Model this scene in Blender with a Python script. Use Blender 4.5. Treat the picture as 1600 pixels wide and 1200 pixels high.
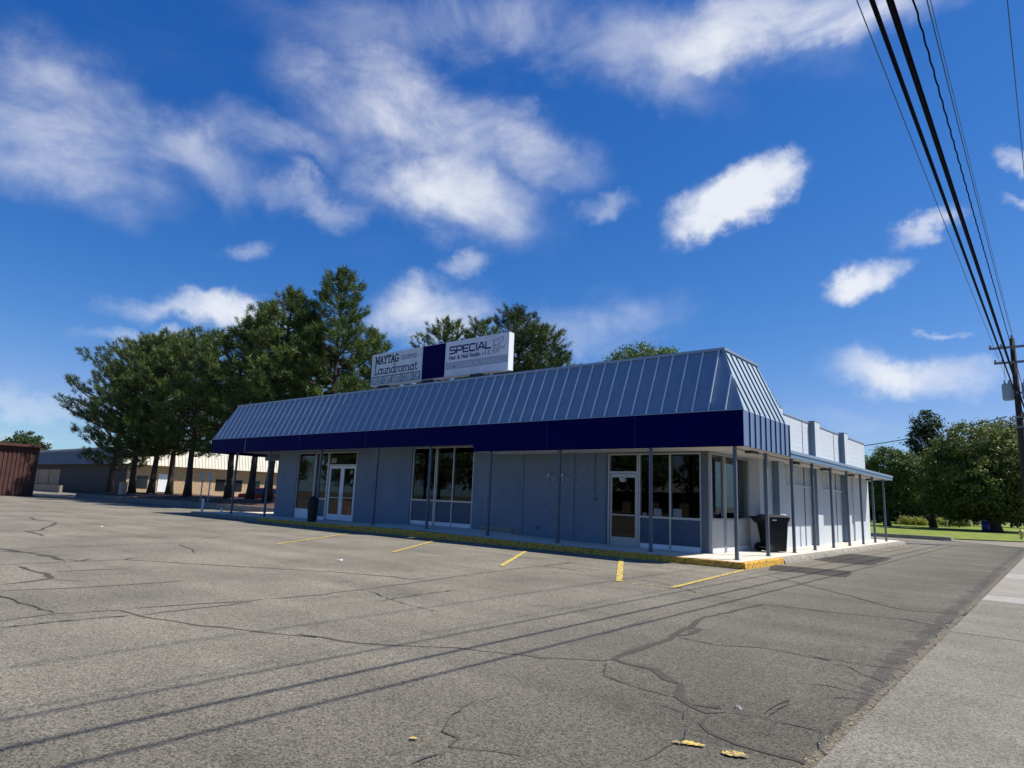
import bpy, math, random
import numpy as np
from mathutils import Vector, Matrix
random.seed(7)
RAD = math.radians
scene = bpy.context.scene
for o in list(bpy.data.objects): bpy.data.objects.remove(o)
COL = scene.collection

# ------------------------------------------------------------------ camera
FPX = 1015.69                      # focal length in pixels of the 1600 px wide photograph
YAW, PIT, ROL = RAD(40.0415), RAD(9.9488), RAD(2.2131)
CAM = np.array([5.605, -15.14, 1.4])
cF = np.array([-math.sin(YAW)*math.cos(PIT), math.cos(YAW)*math.cos(PIT), math.sin(PIT)])
_r = np.array([math.cos(YAW), math.sin(YAW), 0.0]); _u = np.cross(_r, cF)
cR = math.cos(ROL)*_r + math.sin(ROL)*_u
cU = -math.sin(ROL)*_r + math.cos(ROL)*_u
def ray(u, v): return cF + cR*(u-800)/FPX - cU*(v-600)/FPX
def at(u, v, ax, val):
    d = ray(u, v); k = 'xyz'.index(ax); return CAM + d*((val-CAM[k])/d[k])
def gnd(u, v, z=0.0): return at(u, v, 'z', z)
cd = bpy.data.cameras.new('camera'); cam = bpy.data.objects.new('camera', cd); COL.objects.link(cam)
cd.sensor_width = 36; cd.lens = FPX/1600*36; cd.clip_end = 5000; cd.clip_start = 0.05
cam.matrix_world = Matrix(((cR[0], cU[0], -cF[0], CAM[0]), (cR[1], cU[1], -cF[1], CAM[1]), (cR[2], cU[2], -cF[2], CAM[2]), (0, 0, 0, 1)))
scene.camera = cam
scene.render.engine = 'CYCLES'
scene.cycles.max_bounces = 6; scene.cycles.diffuse_bounces = 3; scene.cycles.glossy_bounces = 3; scene.cycles.transparent_max_bounces = 8

# ------------------------------------------------------------------ sun and sky
SUN = Vector((0.545, 0.438, 1.0)).normalized()
sl = bpy.data.lights.new('sun', 'SUN'); sl.energy = 5.0; sl.angle = RAD(0.53); sl.color = (1.0, 0.95, 0.87)
sun = bpy.data.objects.new('sun', sl); COL.objects.link(sun); sun.location = (20, 20, 40)
sun.rotation_euler = SUN.to_track_quat('Z', 'Y').to_euler()
scene.view_settings.view_transform = 'Standard'; scene.view_settings.look = 'None'
scene.view_settings.exposure = 0.4; scene.view_settings.gamma = 1.0
W = bpy.data.worlds.new('World'); scene.world = W; W.use_nodes = True
nt = W.node_tree; nt.nodes.clear()
def N(tree, typ, **kw):
    n = tree.nodes.new(typ)
    for k, v in kw.items(): setattr(n, k, v)
    return n
def world():
    L = nt.links.new
    out = N(nt, 'ShaderNodeOutputWorld'); bg = N(nt, 'ShaderNodeBackground'); bg.inputs['Strength'].default_value = 0.087
    sky = N(nt, 'ShaderNodeTexSky'); sky.sky_type = 'NISHITA'; sky.sun_disc = False
    sky.sun_elevation = math.asin(SUN.z); sky.sun_rotation = math.atan2(SUN.x, SUN.y)
    sky.altitude = 300; sky.air_density = 1.0; sky.dust_density = 0.12; sky.ozone_density = 3.0
    tc = N(nt, 'ShaderNodeTexCoord')
    sep = N(nt, 'ShaderNodeSeparateXYZ'); L(tc.outputs['Generated'], sep.inputs[0])
    # flat cloud-layer coordinates
    zz = N(nt, 'ShaderNodeMath', operation='MAXIMUM'); L(sep.outputs[2], zz.inputs[0]); zz.inputs[1].default_value = 0.0
    za = N(nt, 'ShaderNodeMath', operation='ADD'); L(zz.outputs[0], za.inputs[0]); za.inputs[1].default_value = 0.16
    px = N(nt, 'ShaderNodeMath', operation='DIVIDE'); L(sep.outputs[0], px.inputs[0]); L(za.outputs[0], px.inputs[1])
    py = N(nt, 'ShaderNodeMath', operation='DIVIDE'); L(sep.outputs[1], py.inputs[0]); L(za.outputs[0], py.inputs[1])
    pl = N(nt, 'ShaderNodeCombineXYZ'); L(px.outputs[0], pl.inputs[0]); L(py.outputs[0], pl.inputs[1])
    mp = N(nt, 'ShaderNodeMapping'); L(tc.outputs['Generated'], mp.inputs[0]); mp.inputs['Rotation'].default_value = (RAD(14), RAD(10), 0); mp.inputs['Scale'].default_value = (1.0, 1.0, 1.9)
    n1 = N(nt, 'ShaderNodeTexNoise'); L(mp.outputs[0], n1.inputs['Vector']); n1.inputs['Scale'].default_value = 5.5; n1.inputs['Detail'].default_value = 11; n1.inputs['Roughness'].default_value = 0.58; n1.inputs['Distortion'].default_value = 0.4
    n2 = N(nt, 'ShaderNodeTexNoise'); L(pl.outputs[0], n2.inputs['Vector']); n2.inputs['Scale'].default_value = 0.75; n2.inputs['Detail'].default_value = 3
    # warp the direction a little so that cloud edges are ragged
    n3 = N(nt, 'ShaderNodeTexNoise'); L(tc.outputs['Generated'], n3.inputs['Vector']); n3.inputs['Scale'].default_value = 9; n3.inputs['Detail'].default_value = 8; n3.inputs['Roughness'].default_value = 0.6
    w1 = N(nt, 'ShaderNodeVectorMath', operation='MULTIPLY_ADD'); L(n3.outputs['Color'], w1.inputs[0]); w1.inputs[1].default_value = (.12, .12, .12)
    L(tc.outputs['Generated'], w1.inputs[2])
    w2 = N(nt, 'ShaderNodeVectorMath', operation='SUBTRACT'); L(w1.outputs[0], w2.inputs[0]); w2.inputs[1].default_value = (.06, .06, .06)
    blobs = [(60, 180, 330, 140, 20, .8), (280, 235, 200, 75, 14, .7), (630, 175, 240, 100, 12, .92), (690, 285, 200, 95, 18, 1.05), (800, 215, 160, 70, 20, .8), (440, 215, 150, 55, 5, .65),
             (480, 310, 150, 42, 10, .8), (860, 55, 480, 95, 4, .72), (1210, 25, 300, 80, -6, 1.1), (1040, 110, 160, 60, 30, .5), (700, 20, 200, 50, 0, .5),
             (1140, 318, 118, 42, -20, 1.6), (1215, 285, 48, 36, -20, 1.1), (1340, 432, 64, 34, -32, 1.2), (1450, 358, 70, 22, -14, 1.0),
             (1420, 585, 175, 44, 6, 1.0), (390, 385, 50, 26, -12, .7), (725, 415, 56, 24, -8, .7), (945, 318, 66, 24, -6, .6),
             (340, 493, 170, 30, 4, 1.0), (655, 490, 140, 56, -8, .95), (880, 530, 230, 62, -14, .62), (60, 622, 160, 22, 4, .7), (20, 680, 70, 24, 0, .9), (230, 530, 120, 18, 2, .7),
             (1590, 242, 46, 22, -12, .8), (1478, 510, 34, 10, 0, .7), (1590, 312, 34, 16, 0, .7), (1300, 660, 160, 20, 4, .4)]
    acc = None
    for (u, v, ru, rv, an, w) in blobs:
        c = ray(u, v); c = c/np.linalg.norm(c)
        ca, sa = math.cos(RAD(an)), math.sin(RAD(an))
        a = ray(u+ca*4, v+sa*4); a = a/np.linalg.norm(a) - c
        b = ray(u-sa*4, v+ca*4); b = b/np.linalg.norm(b) - c
        la, lb = np.linalg.norm(a), np.linalg.norm(b)
        a = a/la/(la/4*ru); b = b/lb/(lb/4*rv)
        dv = []
        for q in (a, b):
            s = N(nt, 'ShaderNodeVectorMath', operation='DOT_PRODUCT'); L(w2.outputs[0], s.inputs[0]); s.inputs[1].default_value = tuple(q)
            m = N(nt, 'ShaderNodeMath', operation='SUBTRACT'); L(s.outputs['Value'], m.inputs[0]); m.inputs[1].default_value = float(np.dot(q, c)); dv.append(m)
        cb = N(nt, 'ShaderNodeCombineXYZ'); L(dv[0].outputs[0], cb.inputs[0]); L(dv[1].outputs[0], cb.inputs[1])
        ln = N(nt, 'ShaderNodeVectorMath', operation='LENGTH'); L(cb.outputs[0], ln.inputs[0])
        mr = N(nt, 'ShaderNodeMapRange', interpolation_type='SMOOTHSTEP'); L(ln.outputs['Value'], mr.inputs[0])
        mr.inputs[1].default_value = 1.45; mr.inputs[2].default_value = 0.1; mr.inputs[3].default_value = 0; mr.inputs[4].default_value = w
        if acc is None: acc = mr.outputs[0]
        else:
            ad = N(nt, 'ShaderNodeMath', operation='SMOOTH_MAX'); L(acc, ad.inputs[0]); L(mr.outputs[0], ad.inputs[1]); ad.inputs[2].default_value = .12; acc = ad.outputs[0]
    # thin cirrus everywhere, also outside the frame
    g = N(nt, 'ShaderNodeMapRange'); L(n2.outputs['Fac'], g.inputs[0]); g.inputs[1].default_value = .5; g.inputs[2].default_value = .8; g.inputs[3].default_value = 0; g.inputs[4].default_value = .38
    ad = N(nt, 'ShaderNodeMath', operation='MAXIMUM'); L(acc, ad.inputs[0]); L(g.outputs[0], ad.inputs[1])
    nm = N(nt, 'ShaderNodeMapRange'); L(n1.outputs['Fac'], nm.inputs[0]); nm.inputs[1].default_value = .28; nm.inputs[2].default_value = .72; nm.inputs[3].default_value = .3; nm.inputs[4].default_value = 1.15
    mu = N(nt, 'ShaderNodeMath', operation='MULTIPLY'); L(ad.outputs[0], mu.inputs[0]); L(nm.outputs[0], mu.inputs[1])
    al = N(nt, 'ShaderNodeMapRange', interpolation_type='SMOOTHSTEP'); L(mu.outputs[0], al.inputs[0]); al.inputs[1].default_value = .09; al.inputs[2].default_value = 1.13; al.inputs[3].default_value = 0; al.inputs[4].default_value = .93
    mx = N(nt, 'ShaderNodeMix', data_type='RGBA'); L(al.outputs[0], mx.inputs['Factor']); sc = N(nt, 'ShaderNodeSeparateColor'); L(sky.outputs[0], sc.inputs[0]); gs = N(nt, 'ShaderNodeCombineColor'); prev = None
    for ch, pw, kk, lim in ((2, .75, 1.628, None), (1, 1.14, .582, .80), (0, 2.0, .190, .60)):       # the phone's colour rendering of a clear sky
        q = N(nt, 'ShaderNodeMath', operation='POWER'); L(sc.outputs[ch], q.inputs[0]); q.inputs[1].default_value = pw
        q2 = N(nt, 'ShaderNodeMath', operation='MULTIPLY'); L(q.outputs[0], q2.inputs[0]); q2.inputs[1].default_value = kk; o_ = q2
        if lim:
            q3 = N(nt, 'ShaderNodeMath', operation='MULTIPLY'); L(prev.outputs[0], q3.inputs[0]); q3.inputs[1].default_value = lim
            o_ = N(nt, 'ShaderNodeMath', operation='SMOOTH_MIN'); L(q2.outputs[0], o_.inputs[0]); L(q3.outputs[0], o_.inputs[1]); o_.inputs[2].default_value = .6
        L(o_.outputs[0], gs.inputs[ch]); prev = o_
    L(gs.outputs[0], mx.inputs['A']); mx.inputs['B'].default_value = (7.6, 7.85, 8.35, 1)
    L(mx.outputs['Result'], bg.inputs['Color']); L(bg.outputs[0], out.inputs[0])
world()

# ------------------------------------------------------------------ helpers
def mat(name, col, rough=.7, metal=0.0, var=None, scale=8.0, bump=0.0, bscale=60.0, detail=6, spec=.5, stretch=(1, 1, 1), lo=.35, hi=.65):
    m = bpy.data.materials.new(name); m.use_nodes = True; t = m.node_tree; b = t.nodes['Principled BSDF']; L = t.links.new
    b.inputs['Base Color'].default_value = (*col, 1); b.inputs['Roughness'].default_value = rough; b.inputs['Metallic'].default_value = metal
    b.inputs['Specular IOR Level'].default_value = spec
    tc = N(t, 'ShaderNodeTexCoord'); mp = N(t, 'ShaderNodeMapping'); L(tc.outputs['Object'], mp.inputs[0]); mp.inputs['Scale'].default_value = stretch
    if var is not None:
        n = N(t, 'ShaderNodeTexNoise'); L(mp.outputs[0], n.inputs['Vector']); n.inputs['Scale'].default_value = scale; n.inputs['Detail'].default_value = detail; n.inputs['Roughness'].default_value = .65
        r = N(t, 'ShaderNodeMapRange'); L(n.outputs['Fac'], r.inputs[0]); r.inputs[1].default_value = lo; r.inputs[2].default_value = hi
        x = N(t, 'ShaderNodeMix', data_type='RGBA'); L(r.outputs[0], x.inputs['Factor']); x.inputs['A'].default_value = (*col, 1); x.inputs['B'].default_value = (*var, 1)
        L(x.outputs['Result'], b.inputs['Base Color'])
    if bump:
        n = N(t, 'ShaderNodeTexNoise'); L(mp.outputs[0], n.inputs['Vector']); n.inputs['Scale'].default_value = bscale; n.inputs['Detail'].default_value = 4
        bp = N(t, 'ShaderNodeBump'); bp.inputs['Strength'].default_value = bump; bp.inputs['Distance'].default_value = .02; L(n.outputs['Fac'], bp.inputs['Height']); L(bp.outputs[0], b.inputs['Normal'])
    return m
def asphalt(name, dark, light, tint, speck=1.0, lane=False):
    m = bpy.data.materials.new(name); m.use_nodes = True; t = m.node_tree; b = t.nodes['Principled BSDF']; L = t.links.new
    tc = N(t, 'ShaderNodeTexCoord')
    v = N(t, 'ShaderNodeTexVoronoi'); v.inputs['Scale'].default_value = 88; L(tc.outputs['Object'], v.inputs['Vector'])
    sx = N(t, 'ShaderNodeSeparateColor'); L(v.outputs['Color'], sx.inputs[0])
    f = N(t, 'ShaderNodeTexNoise'); f.inputs['Scale'].default_value = 110; f.inputs['Detail'].default_value = 4; f.inputs['Roughness'].default_value = .8; L(tc.outputs['Object'], f.inputs['Vector'])
    a = N(t, 'ShaderNodeMath', operation='MULTIPLY_ADD'); L(sx.outputs[0], a.inputs[0]); a.inputs[1].default_value = .8*speck; 
    fr = N(t, 'ShaderNodeMapRange'); L(f.outputs['Fac'], fr.inputs[0]); fr.inputs[1].default_value = .3; fr.inputs[2].default_value = .7; fr.inputs[3].default_value = -.15; fr.inputs[4].default_value = .45
    L(fr.outputs[0], a.inputs[2])
    c = N(t, 'ShaderNodeMix', data_type='RGBA'); L(a.outputs[0], c.inputs['Factor']); c.inputs['A'].default_value = (*dark, 1); c.inputs['B'].default_value = (*light, 1)
    g = N(t, 'ShaderNodeTexNoise'); g.inputs['Scale'].default_value = .35; g.inputs['Detail'].default_value = 7; g.inputs['Roughness'].default_value = .6; L(tc.outputs['Object'], g.inputs['Vector'])
    gr = N(t, 'ShaderNodeMapRange'); L(g.outputs['Fac'], gr.inputs[0]); gr.inputs[1].default_value = .3; gr.inputs[2].default_value = .7; gr.inputs[3].default_value = .7; gr.inputs[4].default_value = 1.22
    # lengthwise streaks of wear
    mp = N(t, 'ShaderNodeMapping'); L(tc.outputs['Object'], mp.inputs[0]); mp.inputs['Rotation'].default_value = (0, 0, RAD(80)); mp.inputs['Scale'].default_value = (.12, 1.3, 1)
    h = N(t, 'ShaderNodeTexNoise'); h.inputs['Scale'].default_value = 1.1; h.inputs['Detail'].default_value = 5; L(mp.outputs[0], h.inputs['Vector'])
    hr = N(t, 'ShaderNodeMapRange'); L(h.outputs['Fac'], hr.inputs[0]); hr.inputs[1].default_value = .3; hr.inputs[2].default_value = .7; hr.inputs[3].default_value = .86; hr.inputs[4].default_value = 1.12
    mm = N(t, 'ShaderNodeMath', operation='MULTIPLY'); L(gr.outputs[0], mm.inputs[0]); L(hr.outputs[0], mm.inputs[1])
    if lane:      # older, darker paving in the drive lane by the sidewalk, and oil spots
        sx_ = N(t, 'ShaderNodeSeparateXYZ'); L(tc.outputs['Object'], sx_.inputs[0])
        wob = N(t, 'ShaderNodeMath', operation='MULTIPLY_ADD'); L(g.outputs['Fac'], wob.inputs[0]); wob.inputs[1].default_value = 5.0; L(sx_.outputs[0], wob.inputs[2])
        lr = N(t, 'ShaderNodeMapRange', interpolation_type='SMOOTHSTEP'); L(wob.outputs[0], lr.inputs[0]); lr.inputs[1].default_value = 1.5; lr.inputs[2].default_value = 6.5; lr.inputs[3].default_value = 1.06; lr.inputs[4].default_value = .62
        st = N(t, 'ShaderNodeTexNoise'); st.inputs['Scale'].default_value = 1.7; st.inputs['Detail'].default_value = 3; L(tc.outputs['Object'], st.inputs['Vector'])
        sr = N(t, 'ShaderNodeMapRange'); L(st.outputs['Fac'], sr.inputs[0]); sr.inputs[1].default_value = .62; sr.inputs[2].default_value = .74; sr.inputs[3].default_value = 1.0; sr.inputs[4].default_value = .74
        s2 = N(t, 'ShaderNodeTexNoise'); s2.inputs['Scale'].default_value = 1.1; s2.inputs['Detail'].default_value = 9; s2.inputs['Roughness'].default_value = .72; L(tc.outputs['Object'], s2.inputs['Vector'])
        s3 = N(t, 'ShaderNodeMapRange'); L(s2.outputs['Fac'], s3.inputs[0]); s3.inputs[1].default_value = .60; s3.inputs[2].default_value = .72; s3.inputs[3].default_value = 1.0; s3.inputs[4].default_value = 1.32
        s4 = N(t, 'ShaderNodeMath', operation='MULTIPLY'); L(sr.outputs[0], s4.inputs[0]); L(s3.outputs[0], s4.inputs[1]); sr = s4
        m2 = N(t, 'ShaderNodeMath', operation='MULTIPLY'); L(lr.outputs[0], m2.inputs[0]); L(sr.outputs[0], m2.inputs[1])
        m3 = N(t, 'ShaderNodeMath', operation='MULTIPLY'); L(mm.outputs[0], m3.inputs[0]); L(m2.outputs[0], m3.inputs[1]); mm = m3
    x = N(t, 'ShaderNodeVectorMath', operation='SCALE'); L(c.outputs['Result'], x.inputs[0]); L(mm.outputs[0], x.inputs['Scale'])
    y = N(t, 'ShaderNodeVectorMath', operation='MULTIPLY'); L(x.outputs[0], y.inputs[0]); y.inputs[1].default_value = tint
    L(y.outputs[0], b.inputs['Base Color']); b.inputs['Roughness'].default_value = .9; b.inputs['Specular IOR Level'].default_value = .25
    bp = N(t, 'ShaderNodeBump'); bp.inputs['Strength'].default_value = .5; bp.inputs['Distance'].default_value = .008; L(a.outputs[0], bp.inputs['Height']); L(bp.outputs[0], b.inputs['Normal'])
    return m
def paint_worn(name, col, under, scale, amount, fine=30):
    m = bpy.data.materials.new(name); m.use_nodes = True; t = m.node_tree; b = t.nodes['Principled BSDF']; L = t.links.new
    tc = N(t, 'ShaderNodeTexCoord')
    n = N(t, 'ShaderNodeTexNoise'); L(tc.outputs['Object'], n.inputs['Vector']); n.inputs['Scale'].default_value = scale; n.inputs['Detail'].default_value = 8; n.inputs['Roughness'].default_value = .75
    r = N(t, 'ShaderNodeMapRange'); L(n.outputs['Fac'], r.inputs[0]); r.inputs[1].default_value = amount; r.inputs[2].default_value = amount+.08
    n2 = N(t, 'ShaderNodeTexNoise'); L(tc.outputs['Object'], n2.inputs['Vector']); n2.inputs['Scale'].default_value = fine; n2.inputs['Detail'].default_value = 5
    r2 = N(t, 'ShaderNodeMapRange'); L(n2.outputs['Fac'], r2.inputs[0]); r2.inputs[1].default_value = .25; r2.inputs[2].default_value = .75; r2.inputs[3].default_value = .7; r2.inputs[4].default_value = 1.15
    x = N(t, 'ShaderNodeMix', data_type='RGBA'); L(r.outputs[0], x.inputs['Factor']); x.inputs['A'].default_value = (*under, 1); x.inputs['B'].default_value = (*col, 1)
    y = N(t, 'ShaderNodeVectorMath', operation='SCALE'); L(x.outputs['Result'], y.inputs[0]); L(r2.outputs[0], y.inputs['Scale'])
    L(y.outputs[0], b.inputs['Base Color']); b.inputs['Roughness'].default_value = .8
    bp = N(t, 'ShaderNodeBump'); bp.inputs['Strength'].default_value = .4; bp.inputs['Distance'].default_value = .01; L(n2.outputs['Fac'], bp.inputs['Height']); L(bp.outputs[0], b.inputs['Normal'])
    return m
def leafmat(name, a, bcol, trans=.25, scale=1.2):
    m = bpy.data.materials.new(name); m.use_nodes = True; t = m.node_tree; b = t.nodes['Principled BSDF']; L = t.links.new
    out = t.nodes['Material Output']
    tc = N(t, 'ShaderNodeTexCoord'); n = N(t, 'ShaderNodeTexNoise'); L(tc.outputs['Object'], n.inputs['Vector']); n.inputs['Scale'].default_value = scale; n.inputs['Detail'].default_value = 5; n.inputs['Roughness'].default_value = .7
    r = N(t, 'ShaderNodeMapRange'); L(n.outputs['Fac'], r.inputs[0]); r.inputs[1].default_value = .32; r.inputs[2].default_value = .68
    x = N(t, 'ShaderNodeMix', data_type='RGBA'); L(r.outputs[0], x.inputs['Factor']); x.inputs['A'].default_value = (*a, 1); x.inputs['B'].default_value = (*bcol, 1)
    L(x.outputs['Result'], b.inputs['Base Color']); b.inputs['Roughness'].default_value = .55; b.inputs['Specular IOR Level'].default_value = .35
    tr = N(t, 'ShaderNodeBsdfTranslucent'); L(x.outputs['Result'], tr.inputs['Color'])
    ms = N(t, 'ShaderNodeMixShader'); ms.inputs[0].default_value = trans; L(b.outputs[0], ms.inputs[1]); L(tr.outputs[0], ms.inputs[2]); L(ms.outputs[0], out.inputs[0])
    return m
def glassmat(name, tint):
    m = bpy.data.materials.new(name); m.use_nodes = True; t = m.node_tree; L = t.links.new; t.nodes.remove(t.nodes['Principled BSDF'])
    out = t.nodes['Material Output']
    tr = N(t, 'ShaderNodeBsdfTransparent'); tr.inputs[0].default_value = (*tint, 1)
    gl = N(t, 'ShaderNodeBsdfGlossy'); gl.inputs['Roughness'].default_value = .01; gl.inputs['Color'].default_value = (.95, .97, 1, 1)
    fr = N(t, 'ShaderNodeFresnel'); fr.inputs[0].default_value = 1.42
    ms = N(t, 'ShaderNodeMixShader'); L(fr.outputs[0], ms.inputs[0]); L(tr.outputs[0], ms.inputs[1]); L(gl.outputs[0], ms.inputs[2]); L(ms.outputs[0], out.inputs[0])
    return m

class MB:
    def __init__(s): s.v = []; s.f = []
    def poly(s, pts):
        i = len(s.v); s.v += [tuple(map(float, p)) for p in pts]; s.f.append(tuple(range(i, i+len(pts)))); return s
    def box(s, x0, x1, y0, y1, z0, z1):
        i = len(s.v); s.v += [(x, y, z) for z in (z0, z1) for (x, y) in ((x0, y0), (x1, y0), (x1, y1), (x0, y1))]
        s.f += [tuple(i+k for k in q) for q in ((0, 3, 2, 1), (4, 5, 6, 7), (0, 1, 5, 4), (1, 2, 6, 5), (2, 3, 7, 6), (3, 0, 4, 7))]; return s
    def prism(s, bottom, top):                     # two rings of equal length, capped
        n = len(bottom); i = len(s.v); s.v += [tuple(map(float, p)) for p in bottom]+[tuple(map(float, p)) for p in top]
        s.f += [tuple(i+k for k in reversed(range(n))), tuple(i+n+k for k in range(n))]
        s.f += [(i+k, i+(k+1) % n, i+n+(k+1) % n, i+n+k) for k in range(n)]; return s
    def tube(s, pts, rad, n=8, cap=True):
        pts = [Vector(p) for p in pts]; rad = rad if isinstance(rad, (list, tuple)) else [rad]*len(pts)
        i0 = len(s.v)
        for k, p in enumerate(pts):
            d = (pts[min(k+1, len(pts)-1)]-pts[max(k-1, 0)]).normalized()
            a = d.orthogonal().normalized() if abs(d.z) > .99 else Vector((0, 0, 1)).cross(d).normalized(); b = d.cross(a)
            for j in range(n):
                t = 2*math.pi*j/n; q = p+(a*math.cos(t)+b*math.sin(t))*rad[k]; s.v.append(tuple(q))
        for k in range(len(pts)-1):
            for j in range(n):
                s.f.append((i0+k*n+j, i0+k*n+(j+1) % n, i0+(k+1)*n+(j+1) % n, i0+(k+1)*n+j))
        if cap: s.f += [tuple(i0+j for j in reversed(range(n))), tuple(i0+(len(pts)-1)*n+j for j in range(n))]
        return s
    def mesh(s, name, m=None, off=(0, 0, 0)):
        me = bpy.data.meshes.new(name); ox, oy, oz = off
        me.from_pydata([(x-ox, y-oy, z-oz) for x, y, z in s.v], [], s.f); me.update()
        if m: me.materials.append(m)
        return me
    def build(s, name, m, parent=None, smooth=False, bevel=0.0, local=False):
        off = (0, 0, 0)
        if parent is not None and not local:
            q = parent
            off = tuple(wloc(q))
        me = s.mesh(name, m, off); o = bpy.data.objects.new(name, me); COL.objects.link(o); o.parent = parent
        if smooth:
            for p in me.polygons: p.use_smooth = True
        if bevel:
            b = o.modifiers.new('bevel', 'BEVEL'); b.width = bevel; b.segments = 2; b.limit_method = 'ANGLE'; b.angle_limit = RAD(40)
        return o
def wloc(o):
    v = Vector((0, 0, 0))
    while o is not None: v = v + o.location; o = o.parent
    return v
def tag(o, label=None, cat=None, group=None, kind=None):
    if label: o['label'] = label
    if cat: o['category'] = cat
    if group: o['group'] = group
    if kind: o['kind'] = kind
    return o
def thing(name, label, cat, loc=(0, 0, 0), group=None):
    o = bpy.data.objects.new(name, None); COL.objects.link(o); o.location = loc; o.empty_display_size = .3
    return tag(o, label, cat, group)
def piece(name, me, parent, loc):                 # an object that shares its mesh, loc in world axes
    o = bpy.data.objects.new(name, me); COL.objects.link(o); o.parent = parent
    p = wloc(parent); o.location = (loc[0]-p[0], loc[1]-p[1], loc[2]-p[2]); return o
def tri_mesh(name, T, m, parent, quads=False):
    k = 4 if quads else 3
    n = len(T); me = bpy.data.meshes.new(name); v = T.reshape(-1, 3)
    me.vertices.add(n*k); me.vertices.foreach_set('co', v.astype(np.float32).ravel())
    me.loops.add(n*k); me.loops.foreach_set('vertex_index', np.arange(n*k, dtype=np.int32))
    me.polygons.add(n); me.polygons.foreach_set('loop_start', np.arange(0, n*k, k, dtype=np.int32))
    me.update(calc_edges=True); me.materials.append(m)
    o = bpy.data.objects.new(name, me); COL.objects.link(o); o.parent = parent; return o

# ------------------------------------------------------------------ materials
M = {}
M['asphalt'] = asphalt('asphalt', (.036, .0335, .029), (.315, .295, .25), (1.0, .968, .885), lane=True)
M['street'] = asphalt('street', (.05, .05, .05), (.2, .2, .2), (1, 1, 1))
M['patch'] = asphalt('asphalt_patch', (.024, .023, .021), (.10, .096, .088), (1, .95, .86), .7)
M['scuff'] = asphalt('asphalt_scuffed', (.07, .068, .064), (.26, .25, .23), (1.0, .975, .94), .8)
M['walk'] = asphalt('sidewalk_aggregate', (.075, .072, .063), (.33, .315, .275), (1, .965, .885))
M['walk_pale'] = mat('sidewalk_concrete', (.36, .34, .30), .9, var=(.28, .265, .23), scale=5, bump=.3, bscale=90)
M['patch_grey'] = asphalt('asphalt_edge', (.03, .029, .027), (.15, .143, .128), (1, .95, .86), .8)
M['scuffed'] = paint_worn('asphalt_scuffed', (.26, .245, .21), (.115, .108, .094), 16, .47, 70)
M['walk_far'] = mat('sidewalk_concrete_warm', (.30, .272, .225), .9, var=(.225, .207, .172), scale=1.5, bump=.3, bscale=90, detail=9)
M['seal'] = mat('crack_sealant', (.048, .042, .032), .9, var=(.068, .06, .047), scale=12, bump=.2)
M['crack'] = mat('crack_dark', (.045, .043, .04), .95, var=(.08, .077, .07), scale=15)  # dark tone of the thin pavement cracks
M['grit'] = mat('grit_and_straw', (.19, .165, .12), .95, var=(.085, .075, .06), scale=22, bump=.6, bscale=120)
M['straw'] = mat('straw', (.42, .34, .19), .9, var=(.25, .2, .12), scale=3)
M['line'] = paint_worn('yellow_line_paint', (.72, .52, .08), (.17, .155, .115), 16, .44)
M['line_old'] = paint_worn('yellow_remnant', (.72, .50, .10), (.14, .13, .11), 26, .45, 90)
M['line_thin'] = paint_worn('yellow_line_faded', (.68, .50, .10), (.2, .185, .15), 7, .5)
M['kerb_yellow'] = paint_worn('kerb_yellow', (.72, .40, .04), (.17, .115, .06), 12, .42)
M['concrete'] = mat('slab_concrete', (.68, .63, .53), .9, var=(.58, .535, .45), scale=2.2, bump=.25, bscale=70)
M['concrete_rough'] = mat('kerb_concrete', (.33, .305, .25), .95, var=(.19, .175, .145), scale=6, bump=.8, bscale=25)
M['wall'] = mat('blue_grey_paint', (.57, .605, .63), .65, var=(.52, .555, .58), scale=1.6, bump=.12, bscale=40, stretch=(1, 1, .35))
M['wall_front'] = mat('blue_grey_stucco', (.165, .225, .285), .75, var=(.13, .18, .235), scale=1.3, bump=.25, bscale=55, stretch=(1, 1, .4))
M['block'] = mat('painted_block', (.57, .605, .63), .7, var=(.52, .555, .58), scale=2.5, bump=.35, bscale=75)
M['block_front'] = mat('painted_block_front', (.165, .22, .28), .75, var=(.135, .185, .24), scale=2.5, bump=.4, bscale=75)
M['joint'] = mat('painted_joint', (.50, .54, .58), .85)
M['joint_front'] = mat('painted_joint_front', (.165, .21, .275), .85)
M['parapet_cap'] = mat('parapet_cap', (.33, .38, .43), .5, metal=.3)
M['metal'] = mat('mansard_metal', (.34, .425, .50), .72, metal=.92, var=(.275, .355, .43), scale=1.6, spec=.5, stretch=(1, 1, .3), bump=.03, bscale=5)
M['trim'] = mat('trim_metal', (.27, .35, .44), .42, metal=.25, var=(.24, .31, .40), scale=1.5)
M['seam'] = mat('seam_gleam_metal', (.52, .60, .68), .5, metal=.3, spec=.6)  # front ribs paler than the panels: their sunlit gleam put into the colour
M['navy'] = mat('navy_sign_face', (.001, .001, .062), .6, var=(.0015, .001, .055), scale=.7, spec=.05)
M['navy_seam'] = mat('navy_seam', (.012, .014, .11), .4)
M['panel_side'] = mat('side_fascia_metal', (.17, .25, .38), .4, metal=.2, var=(.15, .225, .35), scale=1)
M['post'] = mat('post_paint', (.085, .115, .15), .5, var=(.07, .098, .128), scale=6)
M['soffit'] = mat('soffit_paint', (.62, .60, .55), .85, var=(.56, .54, .50), scale=3)
M['alu'] = mat('aluminium', (.46, .47, .47), .4, metal=.5, var=(.40, .41, .41), scale=9)
M['faded'] = mat('peeling_paint', (.30, .34, .39), .8, var=(.22, .27, .34), scale=20)
M['kick'] = mat('blue_spandrel', (.04, .082, .135), .5, var=(.034, .072, .12), scale=2)
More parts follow.
